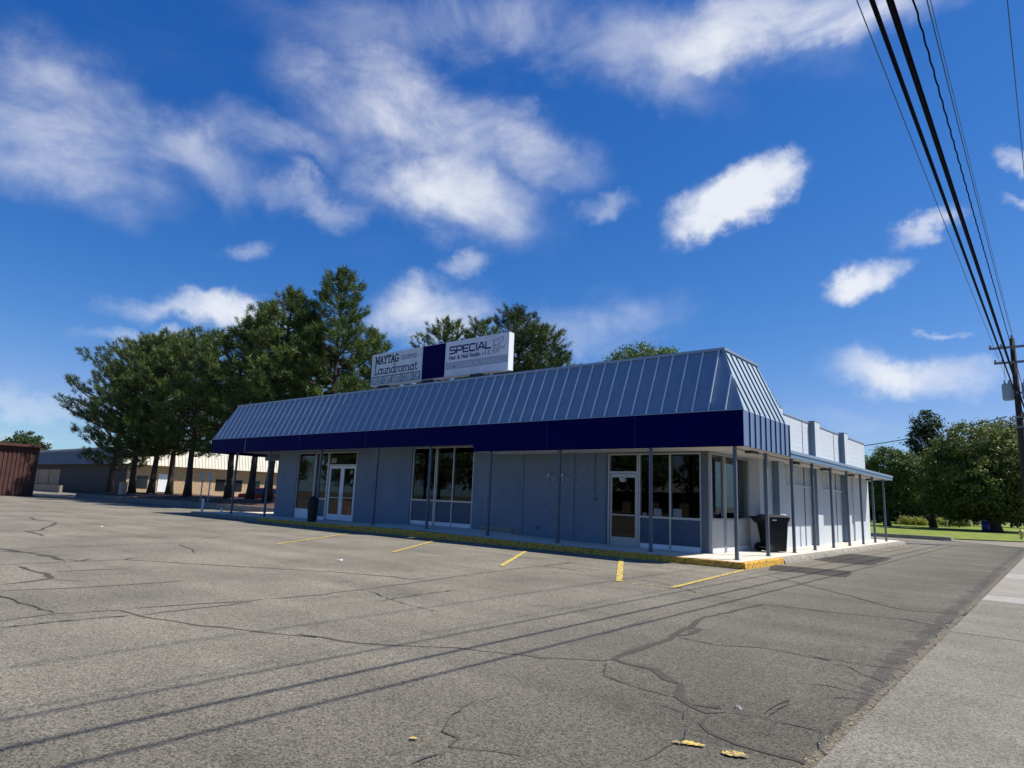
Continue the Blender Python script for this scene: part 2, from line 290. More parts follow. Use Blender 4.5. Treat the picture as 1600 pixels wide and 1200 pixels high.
M['kick_grey'] = mat('grey_spandrel', (.42, .44, .46), .6, var=(.38, .40, .42), scale=2)
M['glass'] = glassmat('window_glass', (.68, .72, .72))
M['dark'] = mat('dark_interior', (.03, .03, .032), .9)  # rooms coloured near black so the windows look black
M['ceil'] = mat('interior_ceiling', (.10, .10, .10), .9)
M['red'] = mat('red_glass_reflection', (.62, .02, .03), .5)
M['yellow'] = mat('yellow_glass_reflection', (.8, .58, .09), .5)
M['paper'] = mat('paper', (.72, .76, .76), .8)
M['teal'] = mat('teal_band', (.03, .15, .13), .6)
M['white'] = mat('white_sheet', (.78, .80, .82), .45, var=(.70, .72, .74), scale=2)
M['sign'] = mat('sign_face', (.62, .70, .74), .35, var=(.51, .57, .61), scale=1.5, spec=.4)
M['sign_pale'] = mat('sign_face_pale', (.72, .76, .84), .35, var=(.56, .61, .69), scale=1.5, spec=.4)
M['sign_band'] = mat('sign_band', (.14, .205, .255), .4)
M['sign_band_pale'] = mat('sign_band_pale', (.33, .39, .47), .4)
M['ink'] = mat('letter_black', (.012, .012, .018), .5)
M['ink_navy'] = mat('letter_navy', (.012, .014, .09), .5)
M['ink_pale'] = mat('letter_pale', (.66, .72, .74), .5)
M['ink_faint'] = mat('letter_faint', (.52, .58, .66), .5)
M['ink_grey'] = mat('sketch_grey', (.22, .26, .33), .5)
M['bin'] = mat('bin_plastic', (.005, .0055, .0075), .45, var=(.008, .0085, .011), scale=8, spec=.25)
M['bin_tag'] = mat('bin_tag', (.5, .5, .5), .6)
M['rubber'] = mat('rubber', (.012, .012, .012), .75)
M['bark'] = mat('bark', (.085, .06, .045), .95, var=(.035, .026, .02), scale=6, bump=.9, bscale=14, stretch=(1, 1, .25))
M['needles'] = leafmat('pine_needles', (.024, .06, .014), (.15, .20, .04), .14, .7)
M['needles2'] = leafmat('pine_needles_dark', (.024, .052, .02), (.085, .125, .036), .14, .8)
M['leaf'] = leafmat('maple_leaves', (.045, .08, .014), (.20, .23, .045), .28, .7)
M['leaf_olive'] = leafmat('olive_leaves', (.075, .095, .015), (.17, .175, .04), .3, .6)
M['leaf_fresh'] = leafmat('fresh_leaves', (.05, .10, .02), (.14, .20, .045), .3, .6)
M['leaf_dark'] = leafmat('dark_leaves', (.022, .048, .015), (.055, .09, .025), .22, .8)
M['bush'] = leafmat('yellow_bush', (.22, .26, .04), (.42, .42, .08), .3, 2)
M['grass'] = mat('lawn_grass', (.095, .135, .006), .9, var=(.22, .265, .016), scale=.9, bump=.8, bscale=40, detail=9)
M['earth'] = mat('dry_ground', (.17, .15, .11), .95, var=(.10, .105, .05), scale=.15, detail=9)
M['gravel'] = asphalt('gravel', (.11, .10, .08), (.36, .33, .28), (1, .96, .88))
M['mulch'] = mat('bark_mulch', (.12, .06, .04), .95, var=(.05, .032, .022), scale=5, bump=1, bscale=30, detail=9)
M['brick'] = None
M['dark_front'] = mat('dark_brown_front', (.035, .03, .028), .8, var=(.05, .042, .038), scale=2)
M['cream'] = mat('cream_metal', (.62, .58, .47), .5, var=(.56, .52, .42), scale=1)
M['grey_metal'] = mat('grey_metal', (.20, .21, .23), .5, var=(.165, .175, .19), scale=1)
M['redshed'] = mat('red_steel', (.095, .032, .025), .75, var=(.06, .024, .02), scale=1.6, detail=9)
M['board'] = mat('boarding', (.42, .31, .19), .8, var=(.36, .26, .16), scale=1)
M['stucco_tan'] = mat('tan_stucco', (.30, .24, .17), .9, var=(.24, .19, .14), scale=2)
M['pole'] = mat('pole_wood', (.045, .034, .027), .9, var=(.02, .016, .013), scale=5, bump=.6, bscale=30, stretch=(1, 1, .1))
M['wire'] = mat('cable_black', (.004, .004, .0045), .8, spec=.1)
M['wire_grey'] = mat('wire_grey', (.06, .085, .10), .5)
M['transformer'] = mat('transformer_grey', (.30, .36, .38), .45)
M['porcelain'] = mat('porcelain', (.25, .26, .28), .3)
M['car_red'] = mat('car_red', (.32, .015, .015), .25, spec=.6)
M['car_white'] = mat('car_white', (.78, .78, .78), .25, spec=.6)
M['carglass'] = mat('car_glass', (.012, .014, .018), .08)
M['chrome'] = mat('wheel_rim', (.45, .45, .46), .35, metal=.8)
M['hydrant'] = mat('hydrant_yellow', (.62, .52, .17), .5)
M['bluep'] = mat('blue_plastic', (.005, .01, .13), .45)
M['house'] = mat('peach_siding', (.62, .42, .27), .8)
M['roofing'] = mat('roof_shingle', (.08, .075, .07), .9)
M['utility'] = mat('utility_box', (.52, .40, .27), .6)
M['lens'] = mat('lamp_lens', (.6, .6, .55), .4)
def brickmat():
    m = bpy.data.materials.new('tan_brick'); m.use_nodes = True; t = m.node_tree; b = t.nodes['Principled BSDF']; L = t.links.new
    tc = N(t, 'ShaderNodeTexCoord'); mp = N(t, 'ShaderNodeMapping'); L(tc.outputs['Object'], mp.inputs[0]); mp.inputs['Rotation'].default_value = (RAD(90), 0, RAD(90))
    sp = N(t, 'ShaderNodeSeparateXYZ'); L(tc.outputs['Object'], sp.inputs[0]); cb = N(t, 'ShaderNodeCombineXYZ'); L(sp.outputs[1], cb.inputs[0]); L(sp.outputs[2], cb.inputs[1])
    br = N(t, 'ShaderNodeTexBrick'); L(cb.outputs[0], br.inputs['Vector']); br.inputs['Scale'].default_value = 1.0
    br.inputs['Brick Width'].default_value = .6; br.inputs['Row Height'].default_value = .3; br.inputs['Mortar Size'].default_value = .02
    br.inputs['Color1'].default_value = (.48, .34, .20, 1); br.inputs['Color2'].default_value = (.40, .28, .165, 1); br.inputs['Mortar'].default_value = (.26, .2, .14, 1)
    L(br.outputs['Color'], b.inputs['Base Color']); b.inputs['Roughness'].default_value = .9; return m
M['brick'] = brickmat()

# ------------------------------------------------------------------ ground
def sheet(name, pts, z, m, parent=None, kind='structure'):
    o = MB().poly([(x, y, z) for x, y in pts]).build(name, m, parent)
    if parent is None: tag(o, kind=kind)
    return o
sheet('ground', [(-900, -900), (900, -900), (900, 900), (-900, 900)], -.012, M['earth'])
lot = sheet('parking_lot', [(-130, -75), (4.42, -75), (4.42, 26.0), (1.3, 27.6), (-1, 28.4), (-30, 28.4), (-130, 28.4)], 0.0, M['asphalt'])
street = sheet('street', [(6.6, -200), (17, -200), (17, 300), (6.6, 300)], -.006, M['street'])
walk = thing('sidewalk', None, None, (5.5, 0, 0)); tag(walk, kind='structure')
ys = [-30, -26.4, -22.9, -19.2, -15.6, -12.1, -8.42, -5.42, -1.28, -.27, 4.25, 5.85, 9.6, 13.4, 17.2, 21, 24.6]
for i in range(len(ys)-1):
    pale = ys[i] in (-1.28, 4.25)
    x0 = 4.46
    me = MB().box(x0-5.5, 6.4-5.5, .008, ys[i+1]-ys[i]-.008, -.1, .02)
    o = piece('paving_slab', me.mesh('paving_slab', M['walk_pale'] if pale else (M['walk'] if ys[i] < -5 else M['walk_far'])), walk, (5.5, ys[i], .002*(i % 2)))
k = MB().box(6.4, 6.58, -60, 60, -.1, .012).build('street_kerb', M['concrete_rough'], walk)

# ------------------------------------------------------------------ cracks, patches, paint: pixel polylines laid on the lot
zc = [0.0022]
def nz():
    zc[0] += .00012; return zc[0]
rng = random.Random(3)
def ribbon(name, pts, w, m, parent, jit=.35, sub=.18, wob=.03, z=None, taper=True):
    P = [Vector((p[0], p[1])) for p in pts]; Q = []
    for a, b in zip(P[:-1], P[1:]):
        n = max(1, min(80, int((b-a).length/sub)))
        for i in range(n):
            q = a.lerp(b, i/n)
            if i or Q: q = q + Vector((rng.uniform(-wob, wob), rng.uniform(-wob, wob)))
            Q.append(q)
    Q.append(P[-1]); mb = MB(); z = nz() if z is None else z; prev = None
    for i, q in enumerate(Q):
        d = (Q[min(i+1, len(Q)-1)]-Q[max(i-1, 0)]); d = d.normalized() if d.length > 1e-6 else Vector((1, 0)); nrm = Vector((-d.y, d.x))
        hw = w/2*(1+rng.uniform(-jit, jit))
        if taper and i in (0, len(Q)-1): hw *= .25
        l, r = q+nrm*hw, q-nrm*hw
        mb.v += [(l.x, l.y, z), (r.x, r.y, z)]
        if i: j = len(mb.v)-4; mb.f.append((j, j+1, j+3, j+2))
    return mb.build(name, m, parent)
def C1(L): return [(x/2.858, 780+y/2.858) for x, y in L]
def C2(L): return [(400+x/2.858, 780+y/2.858) for x, y in L]
def C3(L): return [(800+x/3.0, 800+y/3.0) for x, y in L]
def C4(L): return [(1200+x/3.157, 820+y/3.157) for x, y in L]
seal = [
 (C1([(0,545),(250,512),(545,497),(620,520),(820,555),(1070,580),(1250,605),(1400,618)])+C2([(180,605),(380,630),(480,645),(900,665),(1000,680),(1280,708)])+C3([(180,685),(430,695),(490,690)]), .035),
 (C1([(0,293),(300,280),(560,270),(830,287),(1110,303),(1429,322)])+C2([(380,328),(620,348),(750,365)]), .05),
 (C1([(0,220),(130,240),(220,255),(290,275)]), .13), (C1([(0,232),(110,238),(230,236)]), .12),
 (C1([(85,300),(140,320),(210,335),(230,355),(110,370),(0,382)]), .07), (C1([(230,358),(380,368)]), .05),
 (C1([(0,410),(350,395),(500,388),(840,364)]), .045), (C1([(245,325),(440,315),(585,310)]), .05),
 (C1([(590,488),(850,470),(1130,455),(1185,445)]), .035), (C1([(640,518),(880,488),(1130,458)]), .03),
 (C1([(1205,445),(1429,428)])+C2([(300,425),(500,400),(750,368),(900,345),(1100,318),(1290,297),(1429,283)]), .03),
 (C1([(130,80),(160,93),(215,98),(248,105),(235,118),(195,128),(190,138),(120,145),(170,155),(200,165)]), .09),
 (C1([(305,268),(360,278),(410,265)]), .07), (C1([(555,272),(600,262),(630,265)]), .06),
 (C3([(1180,430),(1050,465),(880,500),(830,540),(770,580),(660,620),(500,670),(480,690),(540,715),(660,740),(740,790),(790,810),(800,870),(850,910),(900,945),(1000,940)]), .062),
 (C3([(930,955),(890,995),(930,1030),(1050,1085),(1200,1130),(1330,1170),(1420,1210)]), .045),
 (C3([(770,562),(830,545),(870,550),(840,575),(775,582)]), .07), (C3([(850,905),(910,915),(985,925)]), .05),
 (C4([(0,250),(220,305),(400,350),(560,395),(690,425),(960,440)]), .035), (C4([(0,390),(250,425),(550,455),(650,465),(850,500)]), .03),
]
thin = [
 (C1([(0,575),(300,545),(590,520)]), .028), (C1([(0,432),(110,470),(245,508)]), .02), (C1([(0,172),(500,165),(900,178),(1000,168)]), .03), (C1([(0,225),(380,212),(760,198),(880,200)]), .03), (C1([(800,205),(860,225),(868,240)]), .03),
 (C2([(500,410),(620,455),(700,478),(820,505)]), .014), (C2([(530,455),(600,448),(645,440),(900,405)]), .02),
 (C2([(1150,875),(980,910),(880,965),(850,990),(840,1040),(900,1070),(880,1110),(1060,1130),(1250,1165)]), .011), (C2([(680,1195),(760,1160),(860,1130)]), .012),
 (C2([(1290,298),(1429,318)]), .02),
 (C3([(770,585),(950,625),(1050,630),(1200,640),(1350,670),(1500,700)])+C4([(200,645),(400,680),(650,715),(760,735)]), .016),
 (C3([(1000,940),(1150,955),(1250,985),(1450,1030)])+C4([(300,1030)]), .014),
 (C3([(440,710),(430,765),(520,800),(680,850),(760,870)]), .011), (C3([(690,900),(800,940),(810,975),(890,1000)]), .011),
 (C3([(840,1000),(800,1060),(720,1110),(580,1180)]), .010), (C3([(960,915),(990,890)]), .008),
 (C3([(150,255),(310,235)]), .02), (C3([(150,255),(480,300),(700,335),(870,380),(1050,410)]), .022), (C3([(1130,430),(1300,450),(1500,472)]), .018),
 (C3([(1250,985),(1190,1060)]), .009), (C3([(1310,870),(1180,950)]), .008), (C3([(1450,1030),(1440,1120),(1500,1170)]), .01),
 (C4([(450,275),(560,270),(800,290),(1070,330)]), .02), (C4([(250,1050),(270,1150),(360,1175)]), .009), (C4([(110,880),(0,950)]), .008),
 (C4([(0,1110),(120,1150),(210,1195)]), .012), (C4([(560,850),(640,800),(700,760)]), .012), (C4([(620,700),(690,740),(760,760)]), .012),
 (C4([(840,520),(900,480),(1000,425)]), .02), (C3([(240,640),(480,560),(700,480)]), .006),
]
for pts, w in seal: ribbon('crack_seal', [gnd(*p) for p in pts], w, M['seal'], lot, .45)
ribbon('edge_patch', [gnd(*p) for p in C4([(300,1032),(420,1000),(500,930)])]+[(4.27, -8.6), (4.27, -6), (4.25, -2), (4.22, 3), (4.15, 9), (4.14, 16), (4.1, 24)], .15, M['patch_grey'], lot, .7, .2, .03, z=.0016)
rr = random.Random(9)
for k in range(26):
    y = -9.5+34*rr.random()**1.5; x = 4.36; pts = [(x, y)]
    for q in range(rr.randint(2, 4)): x -= rr.uniform(.07, .2); y += rr.uniform(-.14, .14); pts.append((x, y))
    ribbon('crack', pts, rr.uniform(.008, .016), M['crack'], lot, .5, .08, .015)
for pts, w in thin: ribbon('crack', [gnd(*p) for p in pts], w, M['crack'], lot, .6, .1, .02)
def patch(pts, m, name='asphalt_patch', z=None):
    z = nz() if z is None else z; P = [gnd(*p) for p in pts]; Q = []
    for a, b in zip(P, P[1:]+P[:1]):
        n = max(2, int(np.linalg.norm(b-a)/.25))
        for i in range(n): q = a+(b-a)*i/n; Q.append((q[0]+rng.uniform(-.05, .05), q[1]+rng.uniform(-.05, .05), z))
    return MB().poly(Q).build(name, m, lot)
patch([(1205, 882), (1240, 885), (1333, 893), (1325, 903), (1270, 897), (1200, 891)], M['patch'], z=.0012)
patch([(1265, 874), (1322, 864), (1395, 872), (1362, 884), (1300, 879)], M['patch'], z=.0012)
def line(a, b, w, m): return ribbon('painted_line', [gnd(*a), gnd(*b)], w, m, lot, .12, .12, .004, taper=False)
line((432, 851), (545, 834), .09, M['line']); line((614, 863), (692, 842), .10, M['line']); line((783, 885), (821, 862), .11, M['line'])
line((967, 909), (971, 872), .12, M['line']); line((972, 910), (1050, 919), .035, M['line_thin']); line((1050, 919), (1163, 891), .10, M['line'])
for a, b, w, n in (((1054, 1161), (1098, 1167), .055, 40), ((1130, 1179), (1168, 1184), .085, 55), ((641, 1156), (650, 1157), .02, 6)):
    pa, pb = gnd(*a), gnd(*b); mb = MB(); z = nz(); dd = (pb-pa)/np.linalg.norm(pb-pa); nn = np.array([-dd[1], dd[0], 0])
    for i in range(n):      # chips of old paint left on the stones
        t_ = rng.random(); c = pa+(pb-pa)*t_+nn*w*rng.uniform(-.5, .5)*(1-.5*abs(2*t_-1)); r_ = rng.uniform(.006, .02); ph = rng.uniform(0, 6)
        mb.poly([(c[0]+r_*rng.uniform(.6, 1.2)*math.cos(ph+k*1.05), c[1]+r_*rng.uniform(.6, 1.2)*math.sin(ph+k*1.05), z+i*.00001) for k in range(6)])
    mb.build('paint_remnant', M['line_old'], lot)
# gritty seam along the sidewalk with bits of straw
ribbon('grit_seam', [(4.44, -14), (4.42, -8), (4.40, 0), (4.38, 8), (4.36, 16), (4.34, 24.5)], .085, M['grit'], lot, .6, .15, .02, z=.0075)
T = []
for i in range(1500):
    y = -13 + 38*rng.random()**1.6; x = 4.42+rng.gauss(0, .03); a = rng.uniform(0, 6.28); l = rng.uniform(.008, .035); w = rng.uniform(.002, .006)
    d = np.array([math.cos(a), math.sin(a), rng.uniform(0, .3)]); n = np.array([-d[1], d[0], 0]); c = np.array([x, y, .012+rng.random()*.006])
    T.append([c-d*l+n*w, c+d*l+n*w*.3, c-n*w])
tag(tri_mesh('straw_litter', np.array(T), M['straw'], None), 'dry straw and grit along the asphalt edge of the sidewalk', 'litter', kind='stuff')
p = gnd(1153, 1107); mb = MB()
mb.prism([(p[0]+.03*math.cos(t)*1.2, p[1]+.022*math.sin(t), .001) for t in np.linspace(0, 5.4, 7)], [(p[0]+.015*math.cos(t), p[1]+.012*math.sin(t), .017) for t in np.linspace(0, 5.4, 7)])
tag(mb.build('stone', M['walk_pale']), 'small pale stone lying alone on the asphalt near the camera', 'stone')
for (u, v, lab) in ((157, 823, 'tiny white paper scrap on the asphalt at the far left'), (530, 876, 'tiny white paper scrap on the asphalt before the mid window')):
    p = gnd(u, v); tag(MB().prism([(p[0]-.06, p[1]-.04, .004), (p[0]+.07, p[1]-.02, .004), (p[0]+.05, p[1]+.05, .004), (p[0]-.05, p[1]+.04, .004)], [(p[0]-.06, p[1]-.04, .008), (p[0]+.07, p[1]-.02, .02), (p[0]+.05, p[1]+.05, .035), (p[0]-.05, p[1]+.04, .012)]).build('paper_scrap', M['paper']), lab, 'litter')

# ------------------------------------------------------------------ walkway slab and kerb
HS = .146
def bump(x): return math.exp(-((x+11.5)/4.2)**2)
def slab_z(x, y): return HS + bump(x)*(.055+.10*max(0, min(1, y/1.9)))
wk = thing('walkway', None, None, (-12, 1, 0)); tag(wk, kind='structure')
mb = MB(); X = list(np.linspace(-27.6, -1.6, 66)); Y = [.16, .7, 1.3, 2.0]
for j, y in enumerate(Y):
    for x in X: mb.v.append((x, y, slab_z(x, y)))
for j in range(len(Y)-1):
    for i in range(len(X)-1): a = j*len(X)+i; mb.f.append((a, a+1, a+len(X)+1, a+len(X)))
mb.build('front_slab', M['concrete'], wk)
joints = [.16, 2.05, 3.9, 6.2, 8.5, 10.8, 13.1, 15.4, 17.7, 20.02]
for a, b in zip(joints[:-1], joints[1:]): MB().box(-1.595, -.16, a+.006, b-.006, -.05, HS).build('paving_slab', M['concrete'], wk)
MB().box(-27.6, -24.0, 2.006, 5.5, -.05, HS).build('paving_slab', M['concrete'], wk)
mb = MB(); prof = [(0.0, -.05), (.012, .0), (.03, .0), (.155, .0)]
nx = 130; xs = np.linspace(-27.6, -.17, nx)
for i, x in enumerate(xs):
    j = .012*math.sin(i*1.7)*math.sin(i*.61); z = HS + bump(x)*.055
    mb.v += [(x, .155, -.05), (x, .0+j*.6, -.05), (x, .006+j, z-.02), (x, .022+j*.5, z+.003), (x, .155, z+.003)]
    if i:
        for k in range(4): a = (i-1)*5+k; mb.f.append((a, a+1, a+6, a+5))
k_ = mb.build('painted_kerb', M['kerb_yellow'], wk); k_.data.materials.append(M['concrete_rough'])
for f_ in k_.data.polygons:
    if f_.center.x < -21.3+12: f_.material_index = 1
mb = MB()
for i, y in enumerate(np.linspace(.0, 2.72, 22)):
    j = .006*math.sin(i*2.1)
    mb.v += [(-.155, y, -.05), (0-j, y, -.05), (-.006-j, y, HS-.02), (-.022-j, y, HS+.0035), (-.155, y, HS+.0035)]
    if i:
        for k in range(4): a = (i-1)*5+k; mb.f.append((a, a+5, a+6, a+1))
mb.f.append((0, 1, 2, 3, 4))
mb.build('painted_kerb', M['kerb_yellow'], wk)
MB().box(-.17, -.155, 0, .16, -.05, HS+.001).build('kerb_filler', M['kerb_yellow'], wk)
mb = MB(); ny = 90
for i, y in enumerate(np.linspace(2.725, 20.02, ny)):
    j = rng.uniform(-.03, .035); z = HS-rng.uniform(.0, .02)
    mb.v += [(-.155, y, -.05), (.05+j, y, -.05), (.015+j, y, .06), (-.02+j*.5, y, z-.012), (-.06, y, HS+.002), (-.155, y, HS+.002)]
    if i:
        for k in range(5): a = (i-1)*6+k; mb.f.append((a, a+6, a+7, a+1))
mb.f.append((0, 1, 2, 3, 4, 5)); mb.f.append(tuple(reversed(range((ny-1)*6, ny*6))))
mb.build('broken_kerb', M['concrete_rough'], wk)

# ------------------------------------------------------------------ the shop building
B = thing('shop_building', 'blue-grey strip shop with metal mansard roof, navy fascia and posted walkway', 'building', (-12, 10, 0))
YW = 1.925; XR = -.2155; YF = .678; ZB = 2.877; ZT = 3.764; D = .78; ZM = 5.516; XL = XR-27.38; XS = -1.31; XP = -1.10; XWL = -23.25; YE = 19.14; ZP = 4.53
# --- front wall
fw = MB()
ZC = 3.35
for x0, x1 in ((XWL, -21.6), (-17.12, -13.66), (-10.36, -8.09)):
    fw.box(x0, x1, YW, YW+.2, .1, ZC)
fw.box(-8.09, -4.86, YW+.012, YW+.2, .1, ZC)                       # backing of the block infill
fw.box(-13.66, -10.36, YW, YW+.2, 3.22, ZC-.001); fw.box(-21.6, -17.12, YW, YW+.2, 3.12, ZC-.001); fw.box(-4.86, -1.70, YW, YW+.2, 2.865, ZC-.001)
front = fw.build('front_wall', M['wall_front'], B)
bw, bh, bg_ = .398, .199, .0035
rows = 15
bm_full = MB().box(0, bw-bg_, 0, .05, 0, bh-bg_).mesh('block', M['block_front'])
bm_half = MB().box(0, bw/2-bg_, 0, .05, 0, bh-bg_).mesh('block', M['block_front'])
for r in range(rows):
    z = .12 + r*bh
    if z+bh > 3.3: break
    x = -8.09+.01
    if r % 2: piece('block', bm_half, front, (x, YW-.012, z)); x += bw/2
    while x+bw/2 < -4.87:
        full = x+bw <= -4.86
        piece('block', bm_full if full else bm_half, front, (x, YW-.012, z)); x += bw if full else bw/2
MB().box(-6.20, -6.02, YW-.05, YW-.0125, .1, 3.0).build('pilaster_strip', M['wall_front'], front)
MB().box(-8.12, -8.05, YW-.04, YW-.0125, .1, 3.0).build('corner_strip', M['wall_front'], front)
MB().box(-9.9, -8.15, YW-.03, YW, .1, .42).build('patched_plinth', M['concrete_rough'], front)
# old fittings
MB().box(-7.2, -6.28, YW-.05, YW-.0135, 2.1, 2.135).build('bracket_bar', M['faded'], front)
for x in (-7.1, -6.85, -6.5, -6.3): MB().box(x, x+.09, YW-.045, YW-.0135, 2.0, 2.08).build('peeling_patch', M['faded'], front)
for x in (-7.0, -6.45): MB().tube([(x, YW-.06, 2.135), (x, YW-.06, 2.22)], .05, 10).build('lamp_stub', M['alu'], front)
MB().tube([(-5.25, YW-.03, 2.87), (-5.25, YW-.03, 1.5)], .012, 6).build('conduit', M['post'], front)
MB().box(-5.30, -5.2, YW-.05, YW-.0135, 1.42, 1.52).build('junction_box', M['post'], front)
MB().box(-7.45, -7.36, YW-.04, YW-.0135, .42, .55).build('outlet_box', M['post'], front)
# --- shop windows
def storefront(name, cells, z0, z1, zs, kick, plane='y', p0=YW+.06, sgn=1, label=None, foot=.14, skip=(), solid=True):
    """cells: list of (a,b) along the wall; zs: sill height (None = full glass)"""
    w = bpy.data.objects.new(name, None); COL.objects.link(w); w.parent = B
    w.location = Vector((0, 0, 0))-wloc(B) if False else Vector((0, 0, 0))
    if label: w['label'] = label
    def bx(nm, a, b, d0, d1, za, zb, m):
        mb = MB()
        if plane == 'y': mb.box(a, b, p0+d0, p0+d1, za, zb)
        else: mb.box(p0-d1, p0-d0, a, b, za, zb)
        return mb.build(nm, m, w)
    def pane(a, b, d, za, zb):
        q = [(a, p0+d, za), (b, p0+d, za), (b, p0+d, zb), (a, p0+d, zb)] if plane == 'y' else [(p0-d, a, za), (p0-d, b, za), (p0-d, b, zb), (p0-d, a, zb)]
        return MB().poly(q).build('pane', M['glass'], w)
    A, Bb = cells[0][0], cells[-1][1]; t = .05
    bx('frame', A, Bb, -.03, .07, z1-t, z1, M['alu'])
    edges = sorted(set([c[0] for c in cells]+[c[1] for c in cells]))
    for e in edges:
        lo, hi = (e, e+t) if e == A else ((e-t, e) if e == Bb else (e-t/2, e+t/2))
        bx('mullion', lo, hi, -.032, .072, z0, z1-t, M['alu'])
    for (a, b) in cells:
        a2 = a+(t if a == A else t/2); b2 = b-(t if b == Bb else t/2)
        if zs:
            bx('sill_rail', a2, b2, -.03, .07, zs-.03, zs+.03, M['alu'])
            bx('spandrel', a2, b2, .0, .04, z0+foot, zs-.03, kick)
            bx('kick_plate', a2, b2, -.012, .05, z0, z0+foot, M['white'])
            pane(a2, b2, .02, zs+.03, z1-t)
        else:
            bx('kick_plate', a2, b2, -.012, .05, z0, z0+foot, M['white']); pane(a2, b2, .02, z0+foot, z1-t)
    return w
def zf(x): return slab_z(x, 1.9)
w1 = storefront('shop_window', [(-3.80, -2.81), (-2.81, -1.88)], .14, 2.84, 1.02, M['kick'])
w2 = storefront('shop_window', [(-13.63, -12.36), (-12.28, -11.41), (-11.41, -10.38)], .29, 3.2, 1.2, M['kick'])
w3 = storefront('shop_window', [(-21.58, -20.2)], .15, 3.1, None, M['kick'], foot=.42)
w4 = storefront('shop_window', [(-20.16, -19.2)], .15, 3.1, 1.05, M['kick'])
w5 = storefront('shop_window', [(1.98, 2.9), (2.98, 3.85), (3.85, 4.85)], .14, 2.84, 1.04, M['kick_grey'], plane='x', p0=-1.70-.06+.12)
# corner column and side jamb
MB().box(-1.88, -1.70, YW+.0, YW+.10, .14, 2.87).build('corner_column', M['post'], B)
MB().box(-1.80, XS, 4.86, 5.0, .1, 2.9).build('window_jamb', M['wall'], B)
# doors
def door(x0, x1, z0, z1, ztop, double, label):
    d = bpy.data.objects.new('door', None); COL.objects.link(d); d.parent = B; d['label'] = label
    y = YW+.06
    MB().box(x0, x0+.05, y-.04, y+.08, z0, ztop).build('door_frame', M['alu'], d); MB().box(x1-.05, x1, y-.04, y+.08, z0, ztop).build('door_frame', M['alu'], d)
    MB().box(x0+.05, x1-.05, y-.04, y+.08, ztop-.05, ztop).build('door_frame', M['alu'], d); MB().box(x0+.05, x1-.05, y-.035, y+.075, z1, z1+.06).build('transom_bar', M['alu'], d)
    MB().poly([(x0+.05, y+.02, z1+.06), (x1-.05, y+.02, z1+.06), (x1-.05, y+.02, ztop-.05), (x0+.05, y+.02, ztop-.05)]).build('transom_pane', M['glass'], d)
    xs = [(x0+.06, (x0+x1)/2-.005), ((x0+x1)/2+.005, x1-.06)] if double else [(x0+.06, x1-.06)]
    for k, (a, b) in enumerate(xs):
        st = .12 if double else .06; bt = .26
        f = MB(); f.box(a, a+st, y, y+.045, z0+.01, z1-.01).box(b-st, b, y, y+.045, z0+.01, z1-.01).box(a+st, b-st, y+.001, y+.044, z0+.01, z0+bt).box(a+st, b-st, y+.001, y+.044, z1-.12, z1-.01)
        f.build('door_leaf', M['alu'] if not double else M['white'], d)
        MB().poly([(a+st, y+.02, z0+bt), (b-st, y+.02, z0+bt), (b-st, y+.02, z1-.12), (a+st, y+.02, z1-.12)]).build('pane', M['glass'], d)
        if double:
            hx = b-.07 if k == 0 else a+.07; s = -1 if k == 0 else 1
            MB().tube([(hx, y, 1.0), (hx, y-.06, 1.0), (hx, y-.06, 1.3), (hx, y, 1.3)], .012, 8).build('door_handle', M['alu'], d)
            MB().box(a+st, b-st, y+.004, y+.04, 1.12, 1.15).build('push_bar', M['alu'], d)
        else:
            MB().box(a+st, b-st, y-.03, y+.03, 1.02, 1.055).build('push_bar', M['alu'], d)
    return d
d1 = door(-4.83, -3.81, .14, 2.25, 2.84, False, 'single glass shop door numbered 921 with push bar')
d2 = door(-19.18, -17.14, .17, 2.5, 3.1, True, 'white-framed double glass doors with pull handles')
# --- text helper
def text_obj(s, size, loc, m, parent, name='lettering', axis='y', bold=0.0, sx=1.0, depth=.004, fit=None):
    c = bpy.data.curves.new(name, 'FONT'); c.body = s; c.size = size; c.offset = bold; c.extrude = depth/2; c.resolution_u = 3
    t = bpy.data.objects.new(name, c); COL.objects.link(t); bpy.context.view_layer.update()
    me = bpy.data.meshes.new_from_object(t.evaluated_get(bpy.context.evaluated_depsgraph_get())); bpy.data.objects.remove(t); bpy.data.curves.remove(c)
    for v in me.vertices: x, y, z = v.co; v.co = (x*sx, -z, y)
    if fit:
        xs_ = [v.co.x for v in me.vertices]; kf = fit/(max(xs_)-min(xs_)); x0_ = min(xs_)
        for v in me.vertices: v.co.x = (v.co.x-x0_)*kf
    me.materials.clear(); me.materials.append(m)
    return piece(name, me, parent, loc)
text_obj('921', .15, (-4.46, YW+.074, 2.02-.01), M['paper'], d1, bold=.006)
# papers and number plates behind the glass
def paper(x0, x1, z0, z1, y, tilt=0.0, m='paper', parent=None):
    return MB().prism([(x0, y, z0), (x1, y, z0), (x1, y+.004, z0), (x0, y+.004, z0)], [(x0+tilt, y+.03, z1), (x1+tilt, y+.03, z1), (x1+tilt, y+.034, z1), (x0+tilt, y+.034, z1)]).build('notice', M[m], parent)
paper(-3.36, -3.12, 1.06, 1.26, YW+.11, .0, parent=w1); paper(-2.75, -2.5, 1.04, 1.28, YW+.11, -.02, parent=w1); paper(-3.72, -3.6, 1.06, 1.13, YW+.11, parent=w1)
paper(-17.62, -17.45, 1.75, 1.93, YW+.09, parent=d2); paper(-17.68, -17.5, 2.15, 2.3, YW+.09, parent=d2)
paper(-19.86, -19.62, 2.55, 2.78, YW+.09, parent=w4); paper(-19.5, -19.34, 2.5, 2.66, YW+.09, parent=w4); paper(-19.1, -18.72, 2.62, 2.84, YW+.09, parent=d2)
